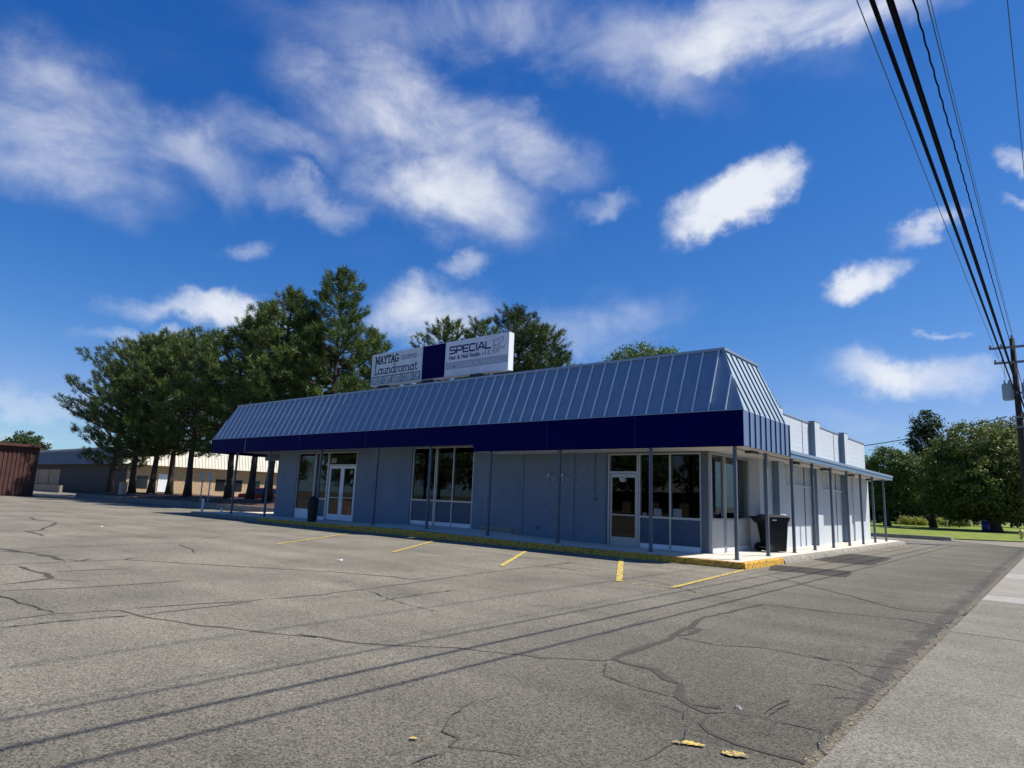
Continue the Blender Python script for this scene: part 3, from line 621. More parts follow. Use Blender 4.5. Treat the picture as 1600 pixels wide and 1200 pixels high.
# venetian blind in the first side window
bl = MB(); slat = MB().box(-.012, .012, 0, .84, 0, .002).mesh('slat', M['kick_grey'])
blind = bpy.data.objects.new('blind', None); COL.objects.link(blind); blind.parent = w5
for i in range(34):
    o = piece('slat', slat, w5, (-1.80, 2.02, 1.1+i*.05)); o.rotation_euler = (0, RAD(28), 0)
bpy.data.objects.remove(blind)
# --- interior rooms
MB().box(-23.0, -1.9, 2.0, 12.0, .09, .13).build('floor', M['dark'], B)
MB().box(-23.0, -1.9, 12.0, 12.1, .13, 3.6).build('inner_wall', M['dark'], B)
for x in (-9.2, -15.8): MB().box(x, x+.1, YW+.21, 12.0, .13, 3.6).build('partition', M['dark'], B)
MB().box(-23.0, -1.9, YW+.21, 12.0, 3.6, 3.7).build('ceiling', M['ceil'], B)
ct = bpy.data.objects.new('red_reflection', None); COL.objects.link(ct); ct.parent = B  # added red box, stands in for a reflection in the door glass
MB().box(-20.6, -16.4, 2.42, 3.0, .131, 1.05).build('reflection_front', M['red'], ct); MB().box(-20.7, -16.3, 2.36, 3.05, 1.051, 1.1).build('reflection_top', M['dark'], ct)
ws = bpy.data.objects.new('yellow_reflection', None); COL.objects.link(ws); ws.parent = B  # added yellow leaf, hints at the reflections in the same glass
MB().prism([(-18.05, 2.24, .131), (-17.8, 2.24, .131), (-17.8, 2.26, .131), (-18.05, 2.26, .131)], [(-18.0, 2.30, .78), (-17.85, 2.30, .78), (-17.85, 2.32, .78), (-18.0, 2.32, .78)]).build('reflection_leaf', M['yellow'], ws)
# --- side wall
sw = MB(); sw.box(XS-.25, XS-.012, 5.0, YE, .05, 2.86); sw.box(XS-.25, XS-.012, 2.2, YE, 2.862, ZP)
side = sw.build('side_wall', M['joint'], B)
zb0 = .15; blocks = []
pil = [(6.0, 6.57), (10.2, 10.85), (14.5, 15.1)]
cler = [(7.45, 10.18), (11.75, 14.48)]
def hole(y0, y1, z0, z1):
    if z0 < 2.88 and z1 > 2.80 and False: return True
    for a, b in cler:
        if y1 > a and y0 < b and z0 < 2.84: return True
    return False
r = 0; z = zb0
while z+bh <= ZP+.01:
    y = 5.0 if z < 2.87 else 4.0
    end = YE
    half = r % 2 == 1
    while y < end-.02:
        L_ = bw/2 if half else bw; half = False
        L_ = min(L_, end-y)
        if not hole(y, y+L_, z, z+bh) and not any(a-.01 < y and y+L_ < b+.01 for a, b in pil): blocks.append((y, L_, z))
        y += L_
    z += bh; r += 1
vis = []
for (y, L_, z) in blocks:
    d = math.dist((XS, y, z), CAM); vis.append((d + (6 if z < 2.87 else 0), y, L_, z))
vis.sort(); cache = {}
rest = MB()
for i, (d, y, L_, z) in enumerate(vis):
    if i < 300:
        k = round(L_, 3)
        if k not in cache: cache[k] = MB().box(-.05, 0, 0, L_-bg_, 0, bh-bg_).mesh('block', M['block'])
        piece('block', cache[k], side, (XS, y, z))
    else: rest.box(XS-.05, XS, y, y+L_-bg_, z, z+bh-bg_)
o = rest.build('block_field', M['block'], side); o['kind'] = 'stuff'
for a, b in pil:
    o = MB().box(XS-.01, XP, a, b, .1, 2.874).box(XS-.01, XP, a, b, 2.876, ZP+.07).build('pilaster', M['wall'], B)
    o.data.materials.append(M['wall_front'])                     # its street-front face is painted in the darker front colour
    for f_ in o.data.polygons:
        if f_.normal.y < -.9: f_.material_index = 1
MB().box(XS-.01, -1.24, 16.3, YE+.004, .1, 2.874).build('end_pier', M['wall'], B)
for y in (9.35, 13.6, 5.2): MB().box(XS-.004, XS+.012, y, y+.03, .12, ZP-.01).build('control_joint', M['post'], side)
cap = MB(); segs = [4.0]+[q for ab in pil for q in ab]+[YE+.02]
for a, b in zip(segs[0::2], segs[1::2]): cap.box(XS-.28, XS+.025, a+.002, b-.002, ZP, ZP+.05)
cap.build('parapet_cap', M['parapet_cap'], B)
for a, b in pil: MB().box(XS-.05, XP+.01, a-.01, b+.01, ZP+.071, ZP+.095).build('pilaster_cap', M['parapet_cap'], B)
for ci, (a, b) in enumerate(cler):      # boarded clerestory over blank panels
    g = bpy.data.objects.new('boarded_bay', None); COL.objects.link(g); g.parent = B
    MB().box(XS-.03, XS+.05, a, b, 2.16, 2.21).build('sill', M['wall'], g)
    n = 4; wd = (b-a)/n
    for i in range(n):
        MB().box(XS-.05, XS-.03, a+i*wd+.03, a+(i+1)*wd-.03, 2.22, 2.85).build('clerestory_panel', M['wall'], g)
        MB().box(XS-.05, XS+.01, a+i*wd-.03, a+i*wd+.03, 2.212, 2.86).build('mullion', M['wall'], g)
    for i in range(3):
        q = (b-a)/3; MB().box(XS-.05, XS-.015, a+i*q+.012, a+(i+1)*q-.012, .12, 2.158).build('wall_panel', M['wall'], g)
    MB().box(XS-.06, XS-.046, a, b, .11, 2.87).build('bay_back', M['post'], g)
# other outer walls, roof
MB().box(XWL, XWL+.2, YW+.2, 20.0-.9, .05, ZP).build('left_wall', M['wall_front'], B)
MB().box(XWL, XS-.012, YE-.2, YE-.004, .05, ZP-.002).build('rear_wall', M['wall'], B)
MB().box(XWL+.2, XS-.26, 3.0, YE-.2, 4.1, 4.2).build('roof_deck', M['roofing'], B)
MB().box(XWL, XS-.3, 2.13, 2.3, 3.4, 5.35).build('roof_screen', M['roofing'], B)
# --- mansard
def npan(n, a, b): return [(a+(b-a)*i/n, a+(b-a)*(i+1)/n) for i in range(n)]
man = bpy.data.objects.new('mansard_roof', None); COL.objects.link(man); man.parent = B; man.location = (0, 0, 0)
sp = .444; nfp = round((XR-XL)/sp); sp = (XR-XL)/nfp
def front_pt(x, t):   # t 0 at eave, 1 at ridge
    return (x, YF+D*t, ZT+(ZM-ZT)*t)
full_panel = None; seam_me = None
nF = Vector((0, -(ZM-ZT), D)).normalized()
for i in range(nfp):
    x0 = XL+i*sp; x1 = x0+sp
    def tl(x): return max(0.0, min(1.0, (x-XL)/D, (XR-x)/D))
    if tl(x0) >= 1 and tl(x1) >= 1:
        if full_panel is None:
            q = [Vector(front_pt(.004, 0)), Vector(front_pt(sp-.004, 0)), Vector(front_pt(sp-.004, 1)), Vector(front_pt(.004, 1))]
            full_panel = MB().prism([p-nF*.03 for p in q], q).mesh('roof_panel', M['metal'])
        piece('roof_panel', full_panel, man, (x0, 0, 0))
    else:
        ts = [(x0+.004, 0), (x1-.004, 0), (x1-.004, tl(x1)), (x0+.004, tl(x0))]
        q = []
        for x, t in ts:
            p = Vector(front_pt(x, t))
            if not q or (p-q[-1]).length > 1e-4: q.append(p)
        if len(q) > 2 and (q[0]-q[-1]).length < 1e-4: q.pop()
        if len(q) > 2: MB().prism([p-nF*.03 for p in q], q).build('roof_panel', M['metal'], man)
    if 0 < i:
        t = tl(x0); e = Vector((.014, 0, 0)); up = nF*.06
        a, b = Vector(front_pt(x0, 0)), Vector(front_pt(x0, t*.99))
        if t >= 1:
            if seam_me is None:
                A_, B_ = Vector(front_pt(0, 0)), Vector(front_pt(0, .99))
                seam_me = MB().prism([A_-e-nF*.02, A_+e-nF*.02, A_+e+up, A_-e+up], [B_-e-nF*.02, B_+e-nF*.02, B_+e+up, B_-e+up]).mesh('seam', M['seam'])
            piece('seam', seam_me, man, (x0, 0, 0))
        else: MB().prism([a-e-nF*.02, a+e-nF*.02, a+e+up, a-e+up], [b-e-nF*.02, b+e-nF*.02, b+e+up, b-e+up]).build('seam', M['seam'], man)
SD = 3.52; SDM = 3.33
nS = Vector((ZM-ZT, 0, D)).normalized()
def side_pt(y, t): return (XR-D*t, y, ZT+(ZM-ZT)*t)
nsp = 9; ssp = SD/nsp
def tls(y): return max(0.0, min(1.0, (y-YF)/D))
for i in range(nsp):
    y0 = YF+i*ssp; y1 = y0+ssp; last = i == nsp-1
    ts = [(y0+.003, 0), (y1-.003, 0), (y1-.003-(.19 if last else 0), 1 if last else tls(y1)), (y0+.003, tls(y0))]
    q = []
    for y, t in ts:
        p = Vector(side_pt(y, t))
        if not q or (p-q[-1]).length > 1e-4: q.append(p)
    if (q[0]-q[-1]).length < 1e-4: q.pop()
    MB().prism([p-nS*.03 for p in q], q).build('roof_panel', M['metal'], man)
    MB().box(XR-.03, XR, y0+.003, y1-.003, ZB, ZT-.003).build('fascia_panel', M['panel_side'], man)
    e = Vector((0, .011, 0))
    if i:
        t = tls(y0)*.99; a, b = Vector(side_pt(y0, 0)), Vector(side_pt(y0, t)); up = nS*.034
        MB().prism([a-e-nS*.02, a+e-nS*.02, a+e+up, a-e+up], [b-e-nS*.02, b+e-nS*.02, b+e+up, b-e+up]).build('seam', M['post'], man)  # dark paint on the side ribs stands for their shaded faces
        MB().box(XR-.02, XR+.03, y0-.012, y0+.012, ZB, ZT-.01).build('fascia_seam', M['navy_seam'], man)
MB().box(XR-.03, XR+.032, YF+SD-.012, YF+SD+.012, ZB-.01, ZT).build('fascia_seam', M['navy_seam'], man)
# end closure behind the mansard and at its far left
q = [Vector((XR-.03, YF+SD-.012, ZB)), Vector((XR-.03, YF+SD-.012, ZT)), Vector((XR-D-.03, YF+SD-.2, ZM)), Vector((XR-D-1.6, YF+SD-.2, ZM)), Vector((XR-D-1.6, YF+SD-.012, ZB))]
MB().prism(q, [p+Vector((0, .02, 0)) for p in q]).build('end_closure', M['metal'], man)
q = [Vector((XL, YF, ZT)), Vector((XL, YF+3, ZT)), Vector((XL+D, YF+3, ZM)), Vector((XL+D, YF+D, ZM))]
MB().prism(q, [p+Vector((.03, 0, 0)) for p in q]).build('hip_end', M['metal'], man)
# ridge and hip trims
MB().box(XL+D-.03, XR-D+.04, YF+D-.03, YF+D+.5, ZM+.001, ZM+.075).build('ridge_cap', M['trim'], man)
MB().box(XR-D-.5, XR-D+.04, YF+D+.501, YF+SDM, ZM+.001, ZM+.075).build('ridge_cap', M['trim'], man)
a, b = Vector((XR, YF, ZT)), Vector((XR-D, YF+D, ZM)); s = nF*.02+nS*.02
MB().prism([a+s, a+s*.2+Vector((-.075, 0, 0)), a-s*2, a+s*.2+Vector((0, .06, 0))], [b+s, b+s*.2+Vector((-.075, 0, 0)), b-s*2, b+s*.2+Vector((0, .06, 0))]).build('hip_cap', M['trim'], man)
a, b = Vector((XL, YF, ZT)), Vector((XL+D, YF+D, ZM))
MB().prism([a+nF*.03, a+Vector((.06, 0, 0)), a-nF*.05, a+Vector((-.03, .03, 0))], [b+nF*.03, b+Vector((.06, 0, 0)), b-nF*.05, b+Vector((-.03, .03, 0))]).build('hip_cap', M['trim'], man)
# --- navy fascia, deeper to the right of the step
fs = bpy.data.objects.new('fascia', None); COL.objects.link(fs); fs.parent = B
XSTEP = -9.24
cuts = [XL, -24.2, -19.6, -15, XSTEP]
for a, b in zip(cuts[:-1], cuts[1:]): MB().box(a+.003, b-.003, YF-.03, YF+.01, 3.08+.03*((a-XL)/18), ZT-.004).build('fascia_board', M['navy'], fs)
cuts = [XSTEP, -6.2, -3.2, XR]
for a, b in zip(cuts[:-1], cuts[1:]): MB().box(a+.002, b-.002, YF-.035, YF+.01, ZB-.012, ZT-.004).build('fascia_board', M['navy'], fs)
MB().box(XL-.03, XL, YF-.03, YF+3.2, 3.08, ZT-.004).build('fascia_end', M['navy'], fs)
for x in (-6.2, -3.2): MB().box(x-.006, x+.006, YF-.0385, YF-.0355, ZB-.01, ZT-.01).build('joint_strip', M['navy_seam'], fs)
for x in (-19.6, -15.0): MB().box(x-.006, x+.006, YF-.0335, YF-.0305, 3.12, ZT-.01).build('joint_strip', M['navy_seam'], fs)
MB().box(XL, XR, YF-.042, YF-.0, ZT-.003, ZT+.018).build('drip_edge', M['trim'], fs)
MB().box(-24.21, -24.19, YF-.036, YF-.0305, 3.09, ZT-.02).build('joint_strip', M['trim'], fs)
# --- soffits and side canopy
MB().box(XSTEP, XR-.032, YF+.012, YW-.002, 2.868, 2.89).build('soffit', M['soffit'], B)
MB().box(XL, XSTEP-.002, YF+.012, YW-.002, 3.24, 3.27).build('soffit', M['soffit'], B)
MB().box(XL, XWL-.002, YW, YF+3.2, 3.24, 3.27).build('soffit', M['roofing'], B)
MB().box(XL, XWL-.002, YF+3.0, YF+3.2, 2.9, 3.24).build('beam', M['post'], B)
MB().box(-1.64, XR-.032, YW, YF+SD-.012, 2.868, 2.89).build('soffit', M['soffit'], B)
MB().box(-1.76, -1.51, YW+.11, 5.0, 2.845, 2.8675).build('window_head', M['alu'], B)
can = bpy.data.objects.new('side_canopy', None); COL.objects.link(can); can.parent = B
CY0, CY1 = YF+SD+.012, 19.12
MB().box(XS+.001, XR-.03, CY0, CY1-.02, 2.868, 2.89).build('soffit', M['soffit'], can)
MB().prism([(XS+.001, CY0, 2.891), (XR-.03, CY0, 2.891), (XR-.03, CY1-.02, 2.891), (XS+.001, CY1-.02, 2.891)], [(XS+.001, CY0, 3.2), (XR-.03, CY0, 3.04), (XR-.03, CY1-.02, 3.04), (XS+.001, CY1-.02, 3.2)]).build('canopy_deck', M['trim'], can)
MB().box(XR-.03, XR, CY0, CY1, 2.85, 2.965).build('canopy_fascia', M['panel_side'], can); MB().box(XR-.03, XR+.025, CY0, CY1, 2.967, 3.055).build('canopy_fascia', M['trim'], can)
MB().box(XS+.01, XR-.032, CY1-.02, CY1, 2.85, 3.06).build('canopy_fascia', M['trim'], can)
MB().tube([(-.62, 1.2, 2.855), (-.62, 19.0, 2.855)], .011, 6).build('conduit', M['post'], can)
for (x, y) in ((-.571, 2.2), (-.78, 6.58), (-.8, 10.08), (-.85, 14.1), (-.95, 18.0)):
    f = bpy.data.objects.new('soffit_light', None); COL.objects.link(f); f.parent = B
    MB().box(x-.1, x+.1, y-.24, y+.24, 2.80, 2.867).build('housing', M['ink'], f); MB().box(x-.08, x+.08, y-.2, y+.2, 2.775, 2.80).build('lens', M['lens'], f)
# --- posts
pp = .038
def post(x, y, zt):
    z0 = slab_z(x, y) if y < 2 else HS
    o = bpy.data.objects.new('post', None); COL.objects.link(o); o.parent = B
    q = wloc(B); o.location = (x-q[0], y-q[1], 0-q[2])
    MB().box(x-pp, x+pp, y-pp, y+pp, z0-.01, zt).build('shaft', M['post'], o); MB().box(x-.07, x+.07, y-.07, y+.07, z0-.012, z0+.012).build('base_plate', M['post'], o)
PX, PY = -.458, .80
post(PX, PY-.1, 2.868)
for x in (-2.765, -5.77, -8.52): post(x, PY-.06, 2.868)
for x in (-11.36, -14.29, -18.0, -22.0, -25.0): post(x, PY-.06, 3.24)
for x in (-25.2, -23.6): post(x, YF+3.1, 2.9)
for y in (2.905, 5.145, 7.245, 9.46, 11.68, 13.87, 16.03, 18.29): post(PX, y, 2.868)

# ------------------------------------------------------------------ roof sign
SG = thing('roof_sign', 'long white rooftop sign box with laundromat and salon lettering', 'sign', (-12.6, 1.75, 5.59))
sx0, sx1, sz0, sz1, sy = -16.38, -8.8, 5.80, 7.16, 1.75
MB().box(sx0, sx1, sy, sy+.27, sz0, sz1).build('sign_box', M['white'], SG)
def face(x0, x1, z0, z1, m, d, name='sign_face'): return MB().box(x0, x1, sy-d, sy-.0005, z0, z1).build(name, m, SG)
face(sx0+.03, -13.27, sz0+.03, sz1-.03, M['sign'], .012); face(-13.22, -11.96, sz0+.02, sz1-.02, M['navy'], .014, 'blank_face'); face(-11.92, sx1-.02, sz0+.03, sz1-.03, M['sign_pale'], .012)
face(sx0+.04, -13.29, sz0+.04, sz0+.40, M['sign_band'], .015, 'colour_band'); face(-11.90, sx1-.03, sz0+.27, sz0+.55, M['sign_band_pale'], .015, 'colour_band')
for x in (-15.7, -13.0, -10.4): MB().box(x-.25, x+.25, sy+.03, sy+.25, ZM+.076, sz0-.001).build('bracket', M['ink'], SG)
MB().box(sx0+.2, sx1-.3, sy+.08, sy+.14, ZM+.12, ZM+.18).build('rail', M['alu'], SG)
# stroke lettering
def arc(cx, cy, rx, ry, a0, a1, n=10): return [(cx+rx*math.cos(RAD(a0+(a1-a0)*i/n)), cy+ry*math.sin(RAD(a0+(a1-a0)*i/n))) for i in range(n+1)]
S_ = lambda x, y=0, w=.11: [(x-w, y), (x+w, y)]
SER = {
 'M': (.95, [[(.15,0),(.15,1)], [(.15,1),(.47,.15)], [(.47,.15),(.8,1)], [(.8,1),(.8,0)], S_(.15), S_(.8), S_(.1,1,.1), S_(.85,1,.1)]),
 'A': (.85, [[(.12,0),(.42,1)], [(.42,1),(.73,0)], [(.24,.35),(.61,.35)], S_(.12), S_(.73)]),
 'Y': (.8, [[(.1,1),(.4,.48)], [(.7,1),(.4,.48)], [(.4,.5),(.4,0)], S_(.4,0,.15), S_(.1,1), S_(.7,1)]),
 'T': (.75, [[(.04,1),(.71,1)], [(.375,1),(.375,0)], S_(.375,0,.15), [(.04,1),(.04,.8)], [(.71,1),(.71,.8)]]),
 'G': (.85, [arc(.42,.5,.36,.5,45,315,14), [(.68,.42),(.68,.08)], [(.48,.42),(.82,.42)]]),
 'E': (.7, [[(.12,0),(.12,1)], [(.02,1),(.62,1)], [(.02,0),(.64,0)], [(.12,.52),(.5,.52)], [(.62,1),(.62,.82)], [(.64,0),(.64,.18)]]),
 'Q': (.9, [arc(.43,.5,.37,.5,0,360,18), [(.5,.25),(.8,-.1)]]),
 'U': (.85, [[(.14,1),(.14,.35)]+arc(.42,.35,.28,.35,180,360,8)+[(.7,1)], S_(.14,1), S_(.7,1)]),
 'I': (.35, [[(.17,0),(.17,1)], S_(.17,0,.13), S_(.17,1,.13)]),
 'P': (.72, [[(.15,0),(.15,1)], [(.02,1),(.38,1)]+arc(.38,.74,.26,.26,90,-90,8)+[(.15,.48)], S_(.15,0,.13)]),
 'D': (.85, [[(.15,0),(.15,1)], [(.02,1),(.36,1)]+arc(.36,.5,.4,.5,90,-90,10)+[(.02,0)]]),
 'R': (.82, [[(.15,0),(.15,1)], [(.02,1),(.38,1)]+arc(.38,.75,.26,.25,90,-90,8)+[(.15,.5)], [(.4,.5),(.7,0)], S_(.15), S_(.72,0,.08)]),
 'O': (.88, [arc(.43,.5,.37,.5,0,360,18)]),
 'F': (.68, [[(.15,0),(.15,1)], [(.02,1),(.62,1)], [(.15,.52),(.5,.52)], [(.62,1),(.62,.82)], S_(.15,0,.13)]),
 'N': (.88, [[(.14,0),(.14,1)], [(.14,1),(.7,0)], [(.7,0),(.7,1)], S_(.14), S_(.08,1,.08), S_(.7,1)]),
 'C': (.8, [arc(.43,.5,.36,.5,45,315,14), [(.69,.88),(.69,.68)]]),
 'L': (.7, [[(.17,0),(.17,1)], [(.03,0),(.62,0)], S_(.17,1,.13), [(.62,0),(.62,.2)]]),
 'a': (.72, [arc(.3,.3,.25,.3,0,360,16), [(.55,.6),(.55,0)], [(.55,0),(.67,0)], [(.45,.6),(.55,.6)]]),
 'u': (.7, [[(.1,.6),(.1,.22)]+arc(.32,.22,.22,.22,180,360,8)+[(.54,.6)], [(.54,.6),(.54,0)], [(.54,0),(.66,0)], [(0,.6),(.1,.6)], [(.44,.6),(.54,.6)]]),
 'n': (.72, [[(.12,0),(.12,.6)], [(.12,.38)]+arc(.34,.38,.22,.22,180,0,8)+[(.56,0)], S_(.12,0,.1), S_(.57,0,.1), [(.02,.6),(.12,.6)]]),
 'd': (.72, [arc(.3,.3,.25,.3,0,360,16), [(.55,1),(.55,0)], [(.55,0),(.67,0)], [(.43,1),(.55,1)]]),
 'r': (.5, [[(.12,0),(.12,.6)], [(.12,.38)]+arc(.34,.38,.22,.22,180,60,6), S_(.12,0,.11), [(.02,.6),(.12,.6)]]),
 'o': (.68, [arc(.31,.3,.27,.3,0,360,16)]),
 'm': (1.12, [[(.12,0),(.12,.6)], [(.12,.38)]+arc(.33,.38,.21,.22,180,0,8)+[(.54,0)], [(.54,.38)]+arc(.75,.38,.21,.22,180,0,8)+[(.96,0)], S_(.12,0,.1), S_(.54,0,.09), S_(.97,0,.1), [(.02,.6),(.12,.6)]]),
 't': (.5, [[(.2,.85),(.2,.12),(.28,.02),(.44,.02)], [(.04,.6),(.42,.6)]]),
 ' ': (.45, []),
}
SQ = {
 'S': (1.25, [[(1.12,1),(.25,1),(.12,.88),(.12,.62),(.25,.5),(1.0,.5),(1.12,.38),(1.12,.12),(1.0,0),(.1,0)]]),
 'P': (1.2, [[(.12,0),(.12,1),(.95,1),(1.08,.88),(1.08,.5),(.95,.38),(.12,.38)]]),
 'E': (1.15, [[(1.02,1),(.12,1),(.12,0),(1.02,0)], [(.12,.5),(.92,.5)]]),
 'C': (1.15, [[(1.02,1),(.25,1),(.12,.85),(.12,.15),(.25,0),(1.02,0)]]),
 'I': (.4, [[(.2,0),(.2,1)]]),
 'A': (1.25, [[(.08,0),(.55,1),(.72,1),(1.17,0)], [(.3,.3),(.95,.3)]]),
 'L': (1.05, [[(.14,1),(.14,0),(.98,0)]]),
}
def strokes(s, font, x, z, h, width, th, m, y, name='lettering'):
    tot = sum(font[c][0] for c in s); k = width/tot; mb = MB(); cx = 0
    for c in s:
        w, st = font[c]
        for pl in st:
            for (ax, az), (bx_, bz) in zip(pl[:-1], pl[1:]):
                A_ = Vector((x+(cx+ax)*k, z+az*h)); B_ = Vector((x+(cx+bx_)*k, z+bz*h)); d = B_-A_
                if d.length < 1e-5: continue
                d.normalize(); n = Vector((-d.y, d.x))*th/2; e = d*th*.3
                q = [A_-e-n, B_+e-n, B_+e+n, A_-e+n]; yy = y-.002*((len(mb.f) % 5)/10)
                i = len(mb.v); mb.v += [(p.x, yy, p.y) for p in q]; mb.f.append((i, i+1, i+2, i+3))
        cx += w
    return mb.build(name, m, SG)
fy = sy-.0165
strokes('MAYTAG', SER, sx0+.24, 6.72, .30, 1.50, .062, M['ink'], fy); strokes('EQUIPPED', SER, -14.50, 6.77, .16, .98, .017, M['ink_navy'], fy)
strokes('Laundromat', SER, sx0+.20, 6.28, .35, 2.70, .05, M['ink_navy'], fy); strokes('DROP OFF AND COIN OP', SER, sx0+.08, 5.90, .22, 2.96, .026, M['ink_pale'], fy-.003)
strokes('SPECIAL', SQ, -11.74, 6.68, .25, 2.12, .062, M['ink_navy'], fy)
text_obj('Hair & Nail Studio', .24, (-11.74, fy, 6.44), M['ink_navy'], SG, bold=.004, fit=1.62); text_obj('L L C', .18, (-10.02, fy, 6.46), M['ink_navy'], SG, bold=.004, fit=.36)
text_obj('MASSAGE', .21, (-11.52, fy-.003, 6.135), M['ink_faint'], SG, bold=.002, fit=.98); text_obj('TANNING', .21, (-10.08, fy-.003, 6.135), M['ink_faint'], SG, bold=.002, fit=.90)
MB().prism([(-10.32+.035*math.cos(t), fy-.003, 6.21+.035*math.sin(t)) for t in np.linspace(0, 5.5, 8)], [(-10.32+.035*math.cos(t), fy, 6.21+.035*math.sin(t)) for t in np.linspace(0, 5.5, 8)]).build('bullet', M['paper'], SG)
sk = MB()
for pl in ([(.0,.78),(.42,.86)], [(.05,.0),(.12,.78)], [(.02,.5),(.28,.52)], [(.3,.1),(.4,.82)], [(.22,.0),(.34,.45)], [(.44,.5),(.62,.78),(.58,.98),(.5,.9)], [(.42,.45),(.7,.2)], [(.14,.05),(.2,.5)], [(.36,.02),(.5,.4)], [(.66,.3),(.7,.45)]):
    for (ax, az), (bx_, bz) in zip(pl[:-1], pl[1:]):
        A_ = Vector((-9.58+ax*.85, 6.45+az*.6)); B_ = Vector((-9.58+bx_*.85, 6.45+bz*.6)); d = (B_-A_).normalized(); n = Vector((-d.y, d.x))*.016
        i = len(sk.v); sk.v += [(p.x, fy-.0001*len(sk.f), p.y) for p in (A_-n, B_-n, B_+n, A_+n)]; sk.f.append((i, i+1, i+2, i+3))
sk.build('sketch_logo', M['ink_grey'], SG)

# ------------------------------------------------------------------ wheeled bin
def wheeled_bin(loc, rz):
    b = thing('wheeled_bin', 'black wheeled rubbish cart standing on the side walkway by the wall', 'bin', loc); b.rotation_euler = (0, 0, rz)
    def ring(hx, hy, z, r, ox=0, n=5):
        pts = []
        for (sx, sy, a0) in ((1, 1, 0), (-1, 1, 90), (-1, -1, 180), (1, -1, 270)):
            for i in range(n): a = RAD(a0+90*i/(n-1)); pts.append((ox+sx*(hx-r)+r*math.cos(a), sy*(hy-r)+r*math.sin(a), z))
        return pts
    mb = MB(); rs = [ring(.26, .24, .03, .05, .03), ring(.30, .275, .5, .06, .015), ring(.335, .30, .86, .06), ring(.365, .32, .87, .06), ring(.37, .325, .95, .06)]
    for a, c in zip(rs[:-1], rs[1:]):
        n = len(a); i = len(mb.v); mb.v += a+c; mb.f += [(i+k, i+(k+1) % n, i+n+(k+1) % n, i+n+k) for k in range(n)]
    mb.f.append(tuple(range(20))); mb.build('body', M['bin'], b, local=True, smooth=False)
    lid = MB(); r1 = ring(.385, .34, .952, .07); r2 = ring(.385, .34, .985, .07); r3 = ring(.28, .24, 1.045, .1)
    for a, c in ((r1, r2), (r2, r3)):
        n = 20; i = len(lid.v); lid.v += a+c; lid.f += [(i+k, i+(k+1) % n, i+n+(k+1) % n, i+n+k) for k in range(n)]
    lid.poly(r3); lid.poly(list(reversed(r1))); lid.build('lid', M['bin'], b, local=True)
    # hood with handle at the back (-x)
    h = MB(); h.prism([(-.36, -.3, .80), (-.36, .3, .80), (-.5, .29, .93), (-.5, -.29, .93)], [(-.36, -.3, .985), (-.36, .3, .985), (-.55, .29, .985), (-.55, -.29, .985)]); h.build('handle_hood', M['bin'], b, local=True)
    MB().tube([(-.52, -.3, .95), (-.52, .3, .95)], .018, 8).build('handle', M['bin'], b, local=True)
    for s in (-1, 1): MB().tube([(-.27, s*.30, .125), (-.27, s*.24, .125)], .125, 18).build('wheel', M['rubber'], b, local=True)
    MB().tube([(-.27, -.3, .125), (-.27, .3, .125)], .015, 6).build('axle', M['alu'], b, local=True)
    MB().box(-.2, -.07, -.3305, -.326, .885, .915).build('tag_plate', M['bin_tag'], b, local=True)
    b.scale = (1.04, 1.0, 1.02)
    return b
wheeled_bin((-.93, 4.72, HS), RAD(52))
# leftover dark wheel shape by the left post, modelled as a made-up bin
sb = thing('dark_leftover_shape', 'slim black leftover shape at the kerb by the double doors, built as a lidded bin', 'bin', (-17.72, .36, HS))
MB().tube([(0, 0, 0), (0, 0, .04), (0, 0, .74)], [.15, .16, .205], 20).build('body', M['rubber'], sb, local=True, smooth=False)
MB().tube([(0, 0, .74), (0, 0, .80), (0, 0, .92), (0, 0, 1.0), (0, 0, 1.03)], [.22, .22, .19, .11, .03], 20).build('lid', M['rubber'], sb, local=True, smooth=True)
MB().box(-.09, .09, -.235, -.19, .79, .88).build('flap', M['ink'], sb, local=True)
# bollards beyond the left end
for (u, v, h, r_, lab) in ((315, 803, .78, .06, 'taller white bollard on the lot beyond the canopy end'), (345, 806, .38, .05, 'short white stub post on the lot beyond the canopy end')):
    p = gnd(u, v); b = thing('bollard', lab, 'bollard', (p[0], p[1], 0))
    MB().tube([(p[0], p[1], -.02), (p[0], p[1], h)], r_, 10).build('shaft', M['white'], b); MB().box(p[0]-.16, p[0]+.16, p[1]-.16, p[1]+.16, 0.0, .04).build('foot', M['concrete_rough'], b)

